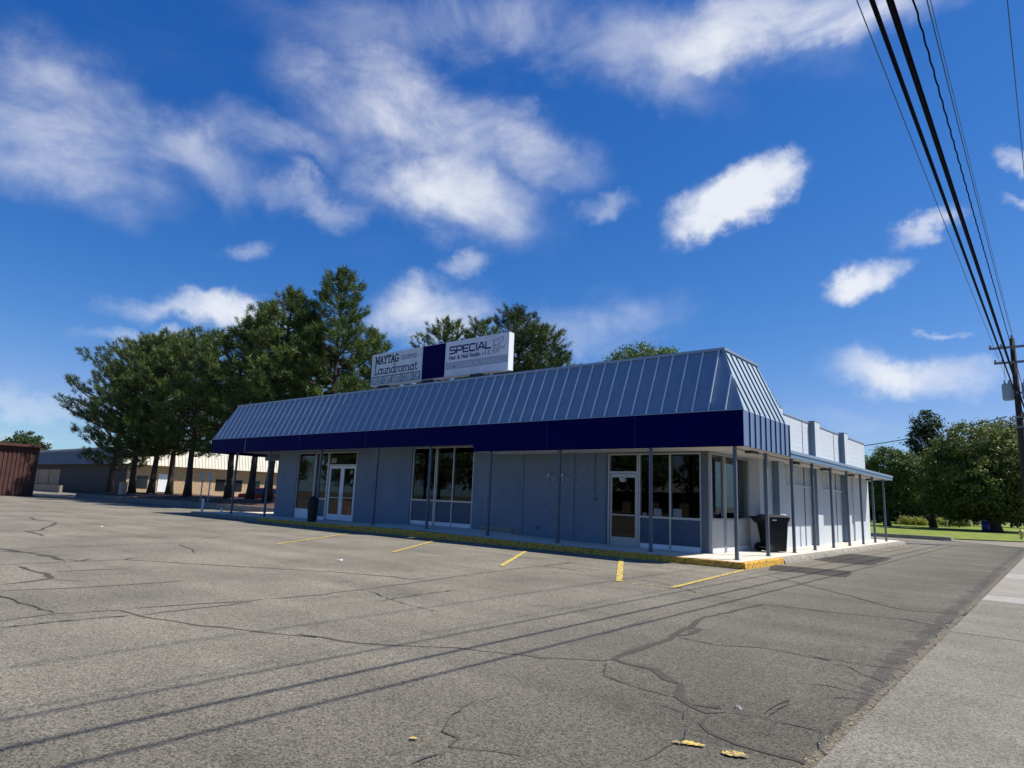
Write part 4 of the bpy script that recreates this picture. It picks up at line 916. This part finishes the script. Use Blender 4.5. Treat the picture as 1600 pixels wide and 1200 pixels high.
# ------------------------------------------------------------------ trees
def unit(v): return v/np.maximum(np.linalg.norm(v, axis=-1, keepdims=True), 1e-9)
def trunk_mesh(rs, base, h, r0, top_r, lean=(0, 0), flare=1.5):
    n = 9; pts = []; rad = []
    for i in range(n):
        t = i/(n-1); pts.append((base[0]+lean[0]*t+rs.normal(0, .06)*min(1, i), base[1]+lean[1]*t+rs.normal(0, .06)*min(1, i), base[2]-.1+h*t)); rad.append((r0*(1-t)+top_r*t)*(flare if i == 0 else 1))
    return pts, rad
def pine(label, base, h, cb, R, seed, m, group, r0=.26, lean=(0, 0), conical=.6, tufts=25, nb=None, name='pine_tree', blades=42):
    rs = np.random.RandomState(seed); base = np.array(base, float)
    t = thing(name, label, 'tree', tuple(base), group)
    pts, rad = trunk_mesh(rs, base, h*.96, r0, .05, lean); tb = MB().tube(pts, rad, 10)
    nb = nb or int(6.5*(h-cb)); C_ = []; Dr = []
    for i in range(nb):
        s = (i+rs.rand())/nb; z = cb+(h-cb)*s*.97
        prof = (1-s)**conical*(0.55+.45*min(1, s*3.2))
        l = R*prof*rs.uniform(.6, 1.12)+.35
        az = i*2.39996+rs.normal(0, .35); f = (z/h); p0 = np.array([base[0]+lean[0]*f, base[1]+lean[1]*f, base[2]+z])
        el = -.12+.75*s+rs.normal(0, .12); hd = np.array([math.cos(az), math.sin(az), 0])
        kk = np.linspace(0, 1, 6); br = [p0+hd*l*k*math.cos(el*.6)+np.array([0, 0, l*(k*math.sin(el)*.55+.28*k*k)]) for k in kk]
        tb.tube([tuple(b) for b in br], [max(.012, .075*(1-k)*l/3+.012) for k in kk], 5, False)
        nt_ = max(5, int(tufts*l/R))
        for j in range(nt_):
            k = .22+.78*math.sqrt(rs.rand()); q = k*5; i0 = min(4, int(q)); c = br[i0]+(br[i0+1]-br[i0])*(q-i0)
            side = np.cross(hd, [0, 0, 1])*rs.normal(0, 1)*l*.24*(1.15-k*.6); up = np.array([0, 0, abs(rs.normal(0, .2))+.05])
            off = side+up+hd*rs.normal(0, .2); C_.append(c+off); dd = hd*.7+np.array([0, 0, .75])+off*.5; Dr.append(dd)
    # leader
    for j in range(10):
        C_.append(np.array([base[0]+lean[0], base[1]+lean[1], base[2]+h*(.93+.07*j/9)])+rs.normal(0, .13, 3)); Dr.append(np.array([0, 0, 1.]))
    C_ = np.array(C_); Dr = unit(np.array(Dr)); n = len(C_); K = blades
    d = unit(Dr[:, None, :]*.55+rs.normal(0, .62, (n, K, 3))+np.array([0, 0, .12])); ln = rs.uniform(.2, .42, (n, K, 1)); sz = rs.uniform(.75, 1.3, (n, 1, 1))
    o = C_[:, None, :]+rs.normal(0, .06, (n, K, 3))+Dr[:, None, :]*rs.uniform(-.25, .2, (n, K, 1)); sd = unit(np.cross(d, rs.normal(0, 1, (n, K, 3))))*.022
    Tt = np.stack([o-sd, o+sd, o+d*ln*sz], axis=2).reshape(-1, 3, 3)
    tb.build('trunk', M['bark'], t, smooth=True); tri_mesh('crown', Tt-base, m, t); return t
def leafy(label, base, h, lobes, seed, m, group=None, leaf=.16, nclump=420, per=34, r0=.25, name='leafy_tree', cr=.55, cat='tree', trunk=True, stems=9):
    """lobes: list of (dx,dy,z,rx,ry,rz) ellipsoids relative to base"""
    rs = np.random.RandomState(seed); base = np.array(base, float); t = thing(name, label, cat, tuple(base), group)
    vol = np.array([l[3]*l[4]*l[5] for l in lobes])**(2/3.); vol = vol/vol.sum(); cs = []
    for l, w in zip(lobes, vol):
        k = max(4, int(nclump*w)); v = unit(rs.normal(0, 1, (k, 3))); r = .55+.5*rs.rand(k, 1)**.6
        cs.append(np.array(l[:3])+v*r*np.array(l[3:6]))
    cs = np.array(np.concatenate(cs)); cs = cs[cs[:, 2] > .25]
    n = len(cs); cw = rs.uniform(.6, 1.3, (n, 1, 1))*cr
    o = cs[:, None, :]+rs.normal(0, .5, (n, per, 3))*cw*np.array([1, 1, .7])
    ctr = np.array([np.mean([l[i] for l in lobes]) for i in range(3)])
    nr = unit(unit(o-ctr)*.6+rs.normal(0, .75, o.shape)+np.array([0, 0, .35])); a = unit(np.cross(nr, rs.normal(0, 1, o.shape))); b = np.cross(nr, a); s = rs.uniform(.6, 1.25, (n, per, 1))*leaf
    Q = np.stack([o-a*s*.5, o-b*s*.28, o+a*s*.62, o+b*s*.28], axis=2).reshape(-1, 4, 3)
    if trunk:
        zt = max(.8, max(l[2] for l in lobes)); pts, rad = trunk_mesh(rs, base, zt, r0, r0*.3); tb = MB().tube(pts, rad, 10)
        for i in range(stems):
            l = lobes[i % len(lobes)]; e = base+np.array(l[:3])+rs.normal(0, .35, 3)*np.array(l[3:6]); s0 = base+np.array([0, 0, zt*rs.uniform(.3, .8)])
            mid = (s0+e)/2+np.array([0, 0, .3]); tb.tube([tuple(s0), tuple(mid), tuple(e)], [r0*.4, r0*.25, r0*.08], 6, False)
        tb.build('trunk', M['bark'], t, smooth=True)
    tri_mesh('crown', Q, m, t, quads=True); return t

# raised planting bed of the pines
bed = thing('planting_bed', None, None, (-45, 6, 0)); tag(bed, kind='structure')
bx0, bx1 = -60.5, -28.5
MB().box(bx0, bx1, 4.9, 5.15, -.05, .36).build('kerb', M['concrete_rough'], bed); MB().box(bx1, bx1+.25, 4.9, 12, -.05, .36).build('kerb', M['concrete_rough'], bed)
mb = MB(); nx, ny = 60, 14
for j in range(ny+1):
    for i in range(nx+1):
        x = bx0+(bx1-bx0)*i/nx; y = 5.15+9*j/ny; mb.v.append((x, y, .33+.28*min(1, j/5)+rng.uniform(-.03, .03) if j else .33))
for j in range(ny):
    for i in range(nx): a = j*(nx+1)+i; mb.f.append((a, a+1, a+nx+2, a+nx+1))
mb.build('mulch', M['mulch'], bed)
PG = 'pines in the raised bed beside the lot'
PT = [ # px of trunk at y=8, height, crown base, radius, seed, mat, label
 (172, 14.6, 2.2, 6.6, 11, 'needles2', 'leftmost pine of the row, wide low crown over the dark wall', .42),
 (206, 14.6, 2.9, 5.0, 12, 'needles', 'second pine from the left in the row, rounded crown', .45),
 (235, 14.4, 3.0, 4.8, 13, 'needles', 'third pine from the left in the row, bare straight trunk', .45),
 (264, 13.6, 3.4, 4.6, 14, 'needles', 'fourth pine from the left, in front of the white door', .45),
 (293, 13.4, 3.2, 4.5, 15, 'needles', 'fifth pine from the left, leaning trunk beside the sign posts', .45),
 (357, 13.8, 3.8, 4.1, 16, 'needles', 'sixth pine from the left, right above the canopy end', .7),
 (391, 14.6, 4.2, 4.0, 17, 'needles', 'seventh pine from the left, trunk seen under the canopy', .65),
 (418, 14.8, 4.2, 3.8, 18, 'needles', 'eighth pine from the left, trunk next to the shop wall', .6)]
for (u, h, cb, R_, sd, mm, lab, con) in PT:
    p = at(u, 770, 'y', 8.0+(sd % 3)*.5)
    pine(lab, (p[0], p[1], .42), h-.4, cb, R_, sd, M[mm], PG, conical=con, lean=(rng.uniform(-.4, .4), rng.uniform(-.3, .3)))
for (u, v, y, cb, R_, sd, con, lab) in ((537, 424, 10.5, 4.0, 4.0, 21, .62, 'tallest pointed pine rising behind the roof left of the sign'), (585, 520, 14.0, 4.5, 3.6, 22, .7, 'lower pine behind the roof just left of the sign'), (480, 492, 13, 4.5, 3.8, 27, .6, 'pine filling in just left of the tallest pine')):
    p = at(u, v, 'y', y); pine(lab, (p[0], p[1], 0), p[2], cb, R_, sd, M['needles'], PG, conical=con, r0=.3)
for (u, v, y, R_, sd, lab) in ((698, 506, 27, 5.4, 23, 'broad pine behind the navy panel of the rooftop sign'), (755, 502, 30, 5.0, 24, 'pine behind the salon end of the rooftop sign'), (812, 486, 25, 4.6, 25, 'tall dark pine standing right of the rooftop sign'), (845, 515, 26, 4.4, 26, 'lower pine at the right edge of the group behind the sign')):
    p = at(u, v, 'y', y); pine(lab, (p[0], p[1], 0), p[2], 5, R_, sd, M['needles2' if sd == 25 else 'needles'], 'pines behind the shop', conical=.5, r0=.28)
p = at(1005, 541, 'y', 32.0)
leafy('round green leafy tree peeping over the mansard roof', (p[0], p[1], 0), p[2], [(0, 0, p[2]-2.2, 3.2, 3.0, 2.1), (-1.8, .5, p[2]-2.9, 2.6, 2.6, 2.3), (1.9, -.3, p[2]-2.8, 2.6, 2.5, 2.2)], 31, M['leaf_fresh'], leaf=.2, nclump=700)
p = at(1196, 592, 'y', 36.0)
leafy('green leafy tree mostly hidden behind the mansard end', (p[0], p[1], 0), p[2], [(-1, 0, p[2]-2.6, 1.9, 2.0, 2.5), (-2.2, 0, p[2]-3, 2.2, 2, 2.6)], 32, M['leaf'], leaf=.2, nclump=260)
# right-hand group on the lawn
lawn = MB(); lz = .10
sheet('lawn', [(-60, 31.0), (-1.5, 30.4), (1.2, 31.5), (4.2, 33.5), (4.2, 170), (-60, 170)], .06, M['grass'])
sheet('gravel_strip', [(-30, 28.2), (.9, 28.3), (4.5, 24.4), (4.4, 34.5), (1.0, 32.2), (-1.5, 31), (-30, 31.5)], .008, M['gravel'])
ik = thing('lot_kerb', None, None, (-6, 28.8, 0)); tag(ik, kind='structure')
MB().box(-16, .5, 28.5, 28.75, -.05, .2).build('kerb_run', M['concrete_rough'], ik)
MB().prism([(.5, 28.5, -.05), (.85, 28.62, -.05), (.95, 28.9, -.05), (.8, 29.4, -.05), (.5, 29.4, -.05), (.5, 28.75, -.05)], [(.5, 28.5, .2), (.8, 28.64, .19), (.88, 28.9, .19), (.75, 29.4, .18), (.5, 29.4, .2), (.5, 28.75, .2)]).build('kerb_nose', M['concrete_rough'], ik)
leafy('big spreading maple with dense dark green crown on the lawn', (.75, 58.5, .05), 10.2, [(-.2, 0, 4.8, 4.4, 4.6, 3.4), (-.6, 0, 7.6, 3.2, 3.4, 2.3), (-3.0, .2, 4.4, 2.8, 3.0, 3.0), (-2.6, .2, 6.3, 2.2, 2.6, 2.2), (2.0, 0, 6.0, 3.2, 3.2, 3.2), (2.8, -.5, 3.6, 2.6, 2.5, 2.3), (.0, .5, 2.5, 4.2, 3.6, 1.5), (-3.0, .5, 2.2, 2.2, 2.6, 1.3)], 41, M['leaf'], leaf=.25, nclump=1750, per=34, r0=.6, cr=.6)
leafy('olive-tinted tree behind the maple by the utility pole', (3.9, 66, .05), 11, [(0, 0, 8.4, 3.8, 3, 2.9), (-2.6, 0, 7.9, 3.0, 2.6, 2.8), (1.6, 0, 6, 3, 3, 3.2), (-2, 0, 5, 3, 3, 3)], 42, M['leaf_olive'], leaf=.24, nclump=900, r0=.4)
leafy('slim dark tree with ragged top left of the maple', (-4.7, 66, .05), 12.2, [(0, 0, 10.6, 1.3, 1.4, 1.5), (-.3, 0, 8.8, 1.7, 1.7, 1.6), (.5, 0, 6.6, 2.1, 2.0, 2.0), (0, 0, 4.0, 2.4, 2, 2.2)], 43, M['leaf_dark'], leaf=.24, nclump=620, per=32, cr=.5, r0=.28)
leafy('light green feathery tree beside the end of the shop', (-8.2, 62, .05), 8.6, [(.2, 0, 6.0, 2.2, 2.4, 2.0), (-1.5, 0, 5.0, 2.0, 2.2, 2.0), (1.8, 0, 5.6, 2.0, 2.0, 1.9), (.3, 0, 3.6, 2.8, 2.4, 1.6)], 44, M['leaf_fresh'], leaf=.22, nclump=800, r0=.3)
leafy('dark leafy tree low behind the light green tree', (-9.5, 80, 0), 6.5, [(0, 0, 3.4, 3.8, 3, 2.4), (3, 0, 3.0, 3.2, 3, 2.2), (-3.5, 0, 3.2, 3, 3, 2.2), (0, 0, 1.4, 6, 2.5, 1.2)], 45, M['leaf_dark'], leaf=.28, nclump=700, r0=.3)
leafy('dark tree in the far shade behind the hedge', (-1.5, 96, 0), 8, [(0, 0, 4, 5, 3, 3), (5, 0, 4, 4, 3, 3), (-5, 0, 3.6, 4, 3, 2.6), (0, 0, 1.6, 7, 3, 1.4)], 46, M['leaf_dark'], leaf=.36, nclump=700, r0=.35)
leafy('tall pale tree far behind the shop rear corner', (-16, 92, 0), 8, [(0, 0, 5, 4, 3, 2.6), (4.5, 0, 5, 3.4, 3, 2.4)], 47, M['leaf'], leaf=.34, nclump=360, r0=.35)
for (u, v, rx, rz, sd, lab, mm) in ((1418, 818, .85, .5, 51, 'left yellow-green shrub at the back of the lawn', 'bush'), (1436, 818, .7, .48, 52, 'yellow-green shrub second from the left on the lawn', 'bush'), (1471, 820, .95, .5, 53, 'wide yellow-green shrub left of the dark hedge', 'bush'), (1497, 820, 1.15, .62, 54, 'clipped dark green hedge beside the maple', 'leaf')):
    p = at(u, v, 'y', 74.0)
    leafy(lab, (p[0], 74, .05), 1, [(0, 0, rz*.9, rx, .7, rz), (rx*.4, 0, rz*.8, rx*.6, .6, rz*.8)], sd, M[mm], leaf=.16, nclump=80, per=30, cr=.3, name='shrub', cat='shrub', r0=.05, stems=3, group='shrubs along the lawn')
p = at(1540, 822, 'y', 56.6)
bb = thing('barrel', 'blue plastic barrel in the shade by the maple trunk', 'barrel', (p[0], 56.6, .06))
MB().tube([(p[0], 56.6, .06), (p[0], 56.6, .3), (p[0], 56.6, .62), (p[0], 56.6, .95)], [.27, .3, .3, .27], 16).build('drum', M['bluep'], bb, smooth=True); MB().tube([(p[0], 56.6, .95), (p[0], 56.6, .99)], .28, 16).build('lid', M['bluep'], bb)
# hydrant
hx, hy = 3.55, 38.5; hd = thing('fire_hydrant', 'pale yellow fire hydrant at the right edge of the lawn', 'hydrant', (hx, hy, .03))
MB().tube([(hx, hy, .0), (hx, hy, .08), (hx, hy, .09), (hx, hy, .48)], [.15, .15, .10, .10], 14).build('barrel', M['hydrant'], hd); MB().tube([(hx, hy, .48), (hx, hy, .52), (hx, hy, .60), (hx, hy, .66), (hx, hy, .72)], [.14, .14, .11, .06, .03], 14).build('bonnet', M['hydrant'], hd)
for dx, dy in ((-1, 0), (1, 0), (0, -1)): MB().tube([(hx, hy, .38), (hx+dx*.17, hy+dy*.17, .38)], .06, 10).build('nozzle', M['hydrant'], hd)
# lamp post and sign box on the lawn
p = at(1480, 822, 'y', 70.0); lp = thing('garden_post', 'thin grey post with a small head standing between the shrubs', 'post', (p[0], 70, .06))
MB().tube([(p[0], 70, .06), (p[0], 70, 1.7)], .06, 8).build('shaft', M['kick_grey'], lp); MB().box(p[0]-.1, p[0]+.1, 69.9, 70.1, 1.7, 1.95).build('head', M['kick_grey'], lp)

# ------------------------------------------------------------------ distant house and cars
H_ = thing('house', 'peach-sided house far behind the trees on the right', 'house', (-17, 118, 0))
MB().box(-22, -14.6, 114, 122, 0, 2.9).build('wall', M['house'], H_); MB().prism([(-22.6, 113.4, 2.9), (-14, 113.4, 2.9), (-14, 122.6, 2.9), (-22.6, 122.6, 2.9)], [(-22.6, 117.9, 4.8), (-14, 117.9, 4.8), (-14, 118.1, 4.8), (-22.6, 118.1, 4.8)]).build('roof', M['roofing'], H_)
MB().box(-19, -17.5, 113.95, 114.02, 1, 2.2).build('window', M['carglass'], H_); MB().box(-16.6, -15.7, 113.95, 114.02, .05, 2.1).build('door', M['white'], H_)
def car(loc, rz, paint, label, suv):
    c = thing('parked_car', label, 'car', loc); c.rotation_euler = (0, 0, rz); hh = 1.7 if suv else 1.42; L2 = 2.25
    prof = [(-L2, .35), (-L2, .75), (-L2+.1, .92), (-1.25, .98), (-.75, .99), (1.6, 1.0), (L2-.1, .95), (L2, .7), (L2, .35)]
    mb = MB(); mb.prism([(x, -.85, z) for x, z in prof], [(x, .85, z) for x, z in prof]); mb.build('body', M[paint], c, local=True, bevel=.07)
    top = [(-1.15, .97), (-.45, hh-.06), (.0, hh), (1.35, hh), (1.95 if suv else 1.75, .97)]
    MB().prism([(x, -.78+.1*(z > 1.2), z) for x, z in top], [(x, .78-.1*(z > 1.2), z) for x, z in top]).build('cabin', M['carglass'], c, local=True, bevel=.04)
    MB().prism([(-.45, -.68, hh-.03), (1.4, -.68, hh-.03), (1.4, .68, hh-.03), (-.45, .68, hh-.03)], [(-.2, -.6, hh+.03), (1.25, -.6, hh+.03), (1.25, .6, hh+.03), (-.2, .6, hh+.03)]).build('roof', M[paint], c, local=True)
    for x in (-1.4, 1.4):
        for s in (-1, 1):
            w = MB().tube([(x, s*.72, .33), (x, s*.92, .33)], .33, 18).build('wheel', M['rubber'], c, local=True); MB().tube([(x, s*.9, .33), (x, s*.93, .33)], .2, 12).build('rim', M['chrome'], w, local=True)
    for s in (-.6, .6): MB().box(-L2-.01, -L2+.05, s-.18, s+.18, .68, .82).build('headlight', M['paper'], c, local=True); MB().box(L2-.05, L2+.01, s-.15, s+.15, .7, .85).build('tail_light', M['car_red'], c, local=True)
    return c
car((-16.6, 104, 0), RAD(15), 'car_white', 'white car parked in front of the far house', True)
p = at(410, 778, 'y', 13.5); car((p[0]+.3, 13.5, .0), RAD(10), 'car_red', 'red car parked beyond the canopy end, seen between the posts', False)

# ------------------------------------------------------------------ neighbouring brick building on the left
q = at(196, 760, 'y', 14.2); bxr = q[0]; by0 = 14.2
NB = thing('brick_building', 'tan brick building with cream ribbed metal eaves behind the pines', 'building', (bxr-10, by0+20, 0))
MB().box(bxr-45, bxr, by0+.01, by0+60, 0, 3.6).build('brick_wall', M['brick'], NB)
e = .9; zt0, zt1 = 3.55, 5.6
mb = MB().prism([(bxr, by0, zt0), (bxr+e, by0-e, zt0), (bxr+e, by0+60, zt0), (bxr, by0+60, zt0)], [(bxr, by0, zt1), (bxr+.25, by0-.25, zt1), (bxr+.25, by0+60, zt1), (bxr, by0+60, zt1)]); mb.build('eave_east', M['cream'], NB)
MB().prism([(bxr+e-.002, by0-e, zt0), (bxr, by0, zt0), (bxr-45, by0, zt0), (bxr-45, by0-e, zt0)], [(bxr+.248, by0-.25, zt1), (bxr, by0, zt1), (bxr-45, by0, zt1), (bxr-45, by0-.25, zt1)]).build('eave_south', M['grey_metal'], NB)
rib = MB(); rib2 = MB()
for i in range(150):
    y = by0+i*.4; rib.prism([(bxr+e, y, zt0), (bxr+e+.05, y, zt0), (bxr+e+.05, y+.1, zt0), (bxr+e, y+.1, zt0)], [(bxr+.25, y, zt1), (bxr+.30, y, zt1), (bxr+.30, y+.1, zt1), (bxr+.25, y+.1, zt1)])
for i in range(110):
    x = bxr-i*.4; rib2.prism([(x, by0-e, zt0), (x+.1, by0-e, zt0), (x+.1, by0-e-.05, zt0), (x, by0-e-.05, zt0)], [(x, by0-.25, zt1), (x+.1, by0-.25, zt1), (x+.1, by0-.30, zt1), (x, by0-.30, zt1)])
rib.build('eave_ribs', M['cream'], NB)['kind'] = 'stuff'; rib2.build('eave_ribs', M['grey_metal'], NB)['kind'] = 'stuff'
MB().box(bxr-44.9, bxr-.1, by0-.04, by0+.005, .02, 3.54).build('south_front', M['dark_front'], NB)
MB().box(bxr-44, bxr, by0+1, by0+59, 3.61, 5.4).build('roof', M['cream'], NB)
wy = at(254, 750, 'x', bxr)[1]; MB().box(bxr, bxr+.06, wy-.5, wy+.5, .55, 2.65).build('door', M['white'], NB)
for u in (222, 345, 372, 400): 
    wy = at(u, 750, 'x', bxr)[1]; MB().box(bxr, bxr+.05, wy-.6, wy+.6, .9, 2.3).build('window', M['carglass'], NB)
for i in range(3):
    xa, xb = at(45+i*17, 740, 'y', by0)[0], at(45+i*17+16, 740, 'y', by0)[0]; MB().box(xa, xb, by0-.10, by0-.041, .9, 2.9).build('boarded_window', M['board'], NB)
# forecourt slab and low wall before the boarded front
xa, xb = at(0, 760, 'y', 10.5)[0], at(95, 760, 'y', 10.5)[0]
lw = tag(MB().box(xa, xb, 10.4, 10.7, -.05, .85).build('low_wall', M['stucco_tan']), 'low tan wall in front of the boarded windows', 'wall')
# red steel shed at the far left
q = gnd(50, 775.5); rx1 = q[0]; ry1 = q[1]; zt_ = at(52, 699, 'x', rx1)[2]
RS = thing('red_shed', 'red corrugated steel shed at the left edge of the lot', 'shed', (rx1-2, ry1-6, 0))
MB().box(rx1-4, rx1, ry1-13, ry1, 0, zt_).build('wall', M['redshed'], RS); cor = MB()
for i in range(42): cor.box(rx1, rx1+.06, ry1-12.9+i*.3, ry1-12.76+i*.3, .08, zt_-.1)
cor.build('corrugation', M['redshed'], RS)['kind'] = 'stuff'
MB().box(rx1-4.2, rx1+.35, ry1-13.2, ry1+.3, zt_, zt_+.22).build('roof', M['redshed'], RS)
for y in (ry1-13, ry1-.14): MB().box(rx1-.02, rx1+.09, y, y+.15, 0, zt_-.002).build('corner_post', M['redshed'], RS)
# utility cabinet and sign posts in the bed
p = at(192, 763, 'y', 6.6); uc = thing('utility_cabinet', 'small tan utility cabinet between the left pine trunks', 'cabinet', (p[0], 6.6, .5))
MB().box(p[0]-.35, p[0]+.35, 6.4, 6.8, .4, 1.45).build('cabinet', M['utility'], uc); MB().box(p[0]-.39, p[0]+.39, 6.36, 6.84, 1.45, 1.5).build('lid', M['utility'], uc)
for (u, lab) in ((314, 'left of two small sign plates on posts in front of the pines'), (326, 'right of two small sign plates on posts in front of the pines')):
    p = at(u, 770, 'y', 5.6); s = thing('sign_post', lab, 'sign', (p[0], 5.6, .4), 'parking sign posts')
    MB().box(p[0]-.03, p[0]+.03, 5.58, 5.64, .3, 2.4).build('pole', M['kick_grey'], s); MB().box(p[0]-.2, p[0]+.2, 5.56, 5.579, 1.8, 2.35).build('plate', M['kick_grey'], s)
p = at(40, 676, 'y', 30.0); leafy('small round tree on the far left horizon above the shed', (p[0], 30, 0), p[2], [(0, 0, p[2]-3, 4.5, 4, 3), (4, 0, p[2]-3.8, 3.5, 4, 2.8), (-4, 0, p[2]-4.2, 3.4, 4, 2.4)], 61, M['leaf_dark'], leaf=.5, nclump=320, cr=.9, r0=.4)

# ------------------------------------------------------------------ utility pole and wires
px_, py_ = 4.42, 25.0
UP = thing('utility_pole', 'dark wooden utility pole with crossarms and transformers by the sidewalk', 'utility pole', (px_, py_, 0))
MB().tube([(px_, py_, -.3), (px_, py_, 5), (px_, py_, 10.2)], [.17, .145, .115], 14).build('pole', M['pole'], UP, smooth=True)
for z, w in ((9.75, .95), (8.98, .8)):
    MB().box(px_-w, px_+w*1.25, py_-.2, py_-.115, z-.055, z+.055).build('crossarm', M['grey_metal'], UP)
    for x in (-w+.06, -.45, .5, w): MB().tube([(px_+x, py_-.16, z+.056), (px_+x, py_-.16, z+.12), (px_+x, py_-.16, z+.2)], [.05, .06, .025], 8).build('insulator', M['porcelain'], UP)
MB().tube([(px_, py_, 10.2), (px_, py_, 10.3), (px_, py_, 10.42)], [.05, .07, .03], 8).build('insulator', M['porcelain'], UP)
for dx in (-.36, .42):
    x = px_+dx
    tr_ = MB().tube([(x, py_-.1, 7.1), (x, py_-.1, 7.14), (x, py_-.1, 7.86), (x, py_-.1, 7.92)], [.2, .23, .23, .19], 18).build('transformer', M['transformer'], UP)
    for k in (-.09, .09): MB().tube([(x+k, py_-.1, 7.92), (x+k, py_-.1, 8.0), (x+k, py_-.1, 8.12)], [.04, .05, .02], 8).build('bushing', M['porcelain'], tr_)
for z in (6.25, 5.75, 7.45): MB().tube([(px_, py_-.02, z-.05), (px_, py_-.02, z+.05)], .17, 14).build('clamp', M['grey_metal'], UP); MB().box(px_+.1, px_+.46, py_-.16, py_-.08, z-.03, z+.03).build('cable_arm', M['grey_metal'], UP)
def wire(name, label, a, b, r, m, sag=.0, n=40, group=None, twist=0):
    a, b = Vector(a), Vector(b); pts = []
    for i in range(n+1):
        t = i/n; p = a.lerp(b, t); p.z -= sag*4*t*(1-t)
        if twist: p += Vector((math.cos(i*1.9), 0, math.sin(i*1.9)))*twist
        pts.append(p)
    return tag(MB().tube(pts, r, 6).build(name, M[m]), label, 'cable', group)
WG = 'overhead lines along the sidewalk'
Y0 = -46
wire('utility_cable', 'thick black overhead cable, leftmost heavy one of the bundle', (4.63, Y0, 6.42), (4.60, py_-.1, 6.25), .023, 'wire', .12, group=WG)
wire('utility_cable', 'black overhead cable just right of the thickest one', (4.84, Y0, 5.85), (4.80, py_-.1, 5.75), .017, 'wire', .05, group=WG)
wire('utility_cable', 'black cable lashed tight beside its thicker neighbour', (4.862, Y0, 5.875), (4.822, py_-.1, 5.775), .012, 'wire', .05, group=WG)
wire('utility_cable', 'thin twisted service cable right of the heavy cables', (4.82, Y0, 7.55), (4.70, py_-.1, 7.45), .011, 'wire', .1, 520, WG, .006)
wire('power_wire', 'thin grey power wire at the right of the bundle', (4.86, Y0, 9.95), (px_+.0, py_-.16, 10.42), .010, 'wire_grey', .55, group=WG)
wire('power_wire', 'thin grey power wire close beside the rightmost one', (4.89, Y0, 9.9), (px_+.06, py_-.16, 10.3), .006, 'wire_grey', .5, group=WG)
wire('power_wire', 'fine dark wire left of the heavy cables', (4.40, Y0, 7.0), (4.36, py_-.1, 6.9), .006, 'wire_grey', .2, group=WG)
wire('power_wire', 'fine wire at the right edge of the picture', (5.75, Y0, 9.3), (px_+1.1, py_-.16, 9.95), .008, 'wire_grey', .3, group=WG)
wire('service_drop', 'black service cable drooping from the pole to the shop parapet', (3.9, py_-.1, 6.3), (XS+.02, YE+.01, ZP-.05), .022, 'wire', .12, 24)
wire('jumper_wire', 'short wire hanging down from the crossarm to the transformer', (px_-.4, py_-.14, 8.98), (px_-.42, py_-.12, 8.1), .008, 'wire', 0, 4)

# ------------------------------------------------------------------ unseen store and trees, added to keep bright sky out of the shop glass
AB = thing('reflection_store', 'long pale unseen store added across the lot for the shop window reflections', 'building', (-30, -66, 0))
MB().box(-62, -22, -70, -60, 0, 4.2).build('wall', M['stucco_tan'], AB); MB().box(-62.4, -21.6, -60.0, -59.4, 2.9, 4.4).build('fascia', M['white'], AB)
for i in range(9): MB().box(-60+i*4.2, -57.2+i*4.2, -59.98, -59.9, .4, 2.6).build('window', M['carglass'], AB)
k = 0
for (x, y, s) in ((-16, -50, 1.1), (-8, -55, 1.2), (0, -52, 1.0), (-24, -54, 1.15), (-34, -52, 1.1), (-44, -55, 1.2), (-56, -50, 1.1), (-68, -52, 1.2), (22, 8, 1.0), (23, 20, 1.1), (22, 34, 1.0), (-80, -48, 1.2), (-93, -52, 1.25), (-106, -49, 1.2), (-120, -53, 1.3)):
    k += 1; lab = ('leafy street tree %s, across the %s, added unseen for the shop glass reflections' % (('nearest the street', 'second from the street', 'third from the street', 'fourth from the street', 'fifth from the street', 'sixth from the street', 'seventh from the street', 'eighth from the street', 'nearest the camera', 'in the middle', 'farthest along', 'ninth from the street', 'tenth from the street', 'eleventh from the street', 'twelfth from the street')[k-1], 'lot' if x < 10 else 'road'))
    leafy(lab, (x, y, 0), 9*s, [(0, 0, 6*s, 3.6*s, 3.6*s, 3*s), (2, 1, 4.6*s, 3*s, 3*s, 2.4*s), (-2, 0, 4.4*s, 3*s, 3*s, 2.4*s)], 70+k, M['leaf'], leaf=.4, nclump=260, per=26, cr=.8, group='unseen trees added for the glass reflections')
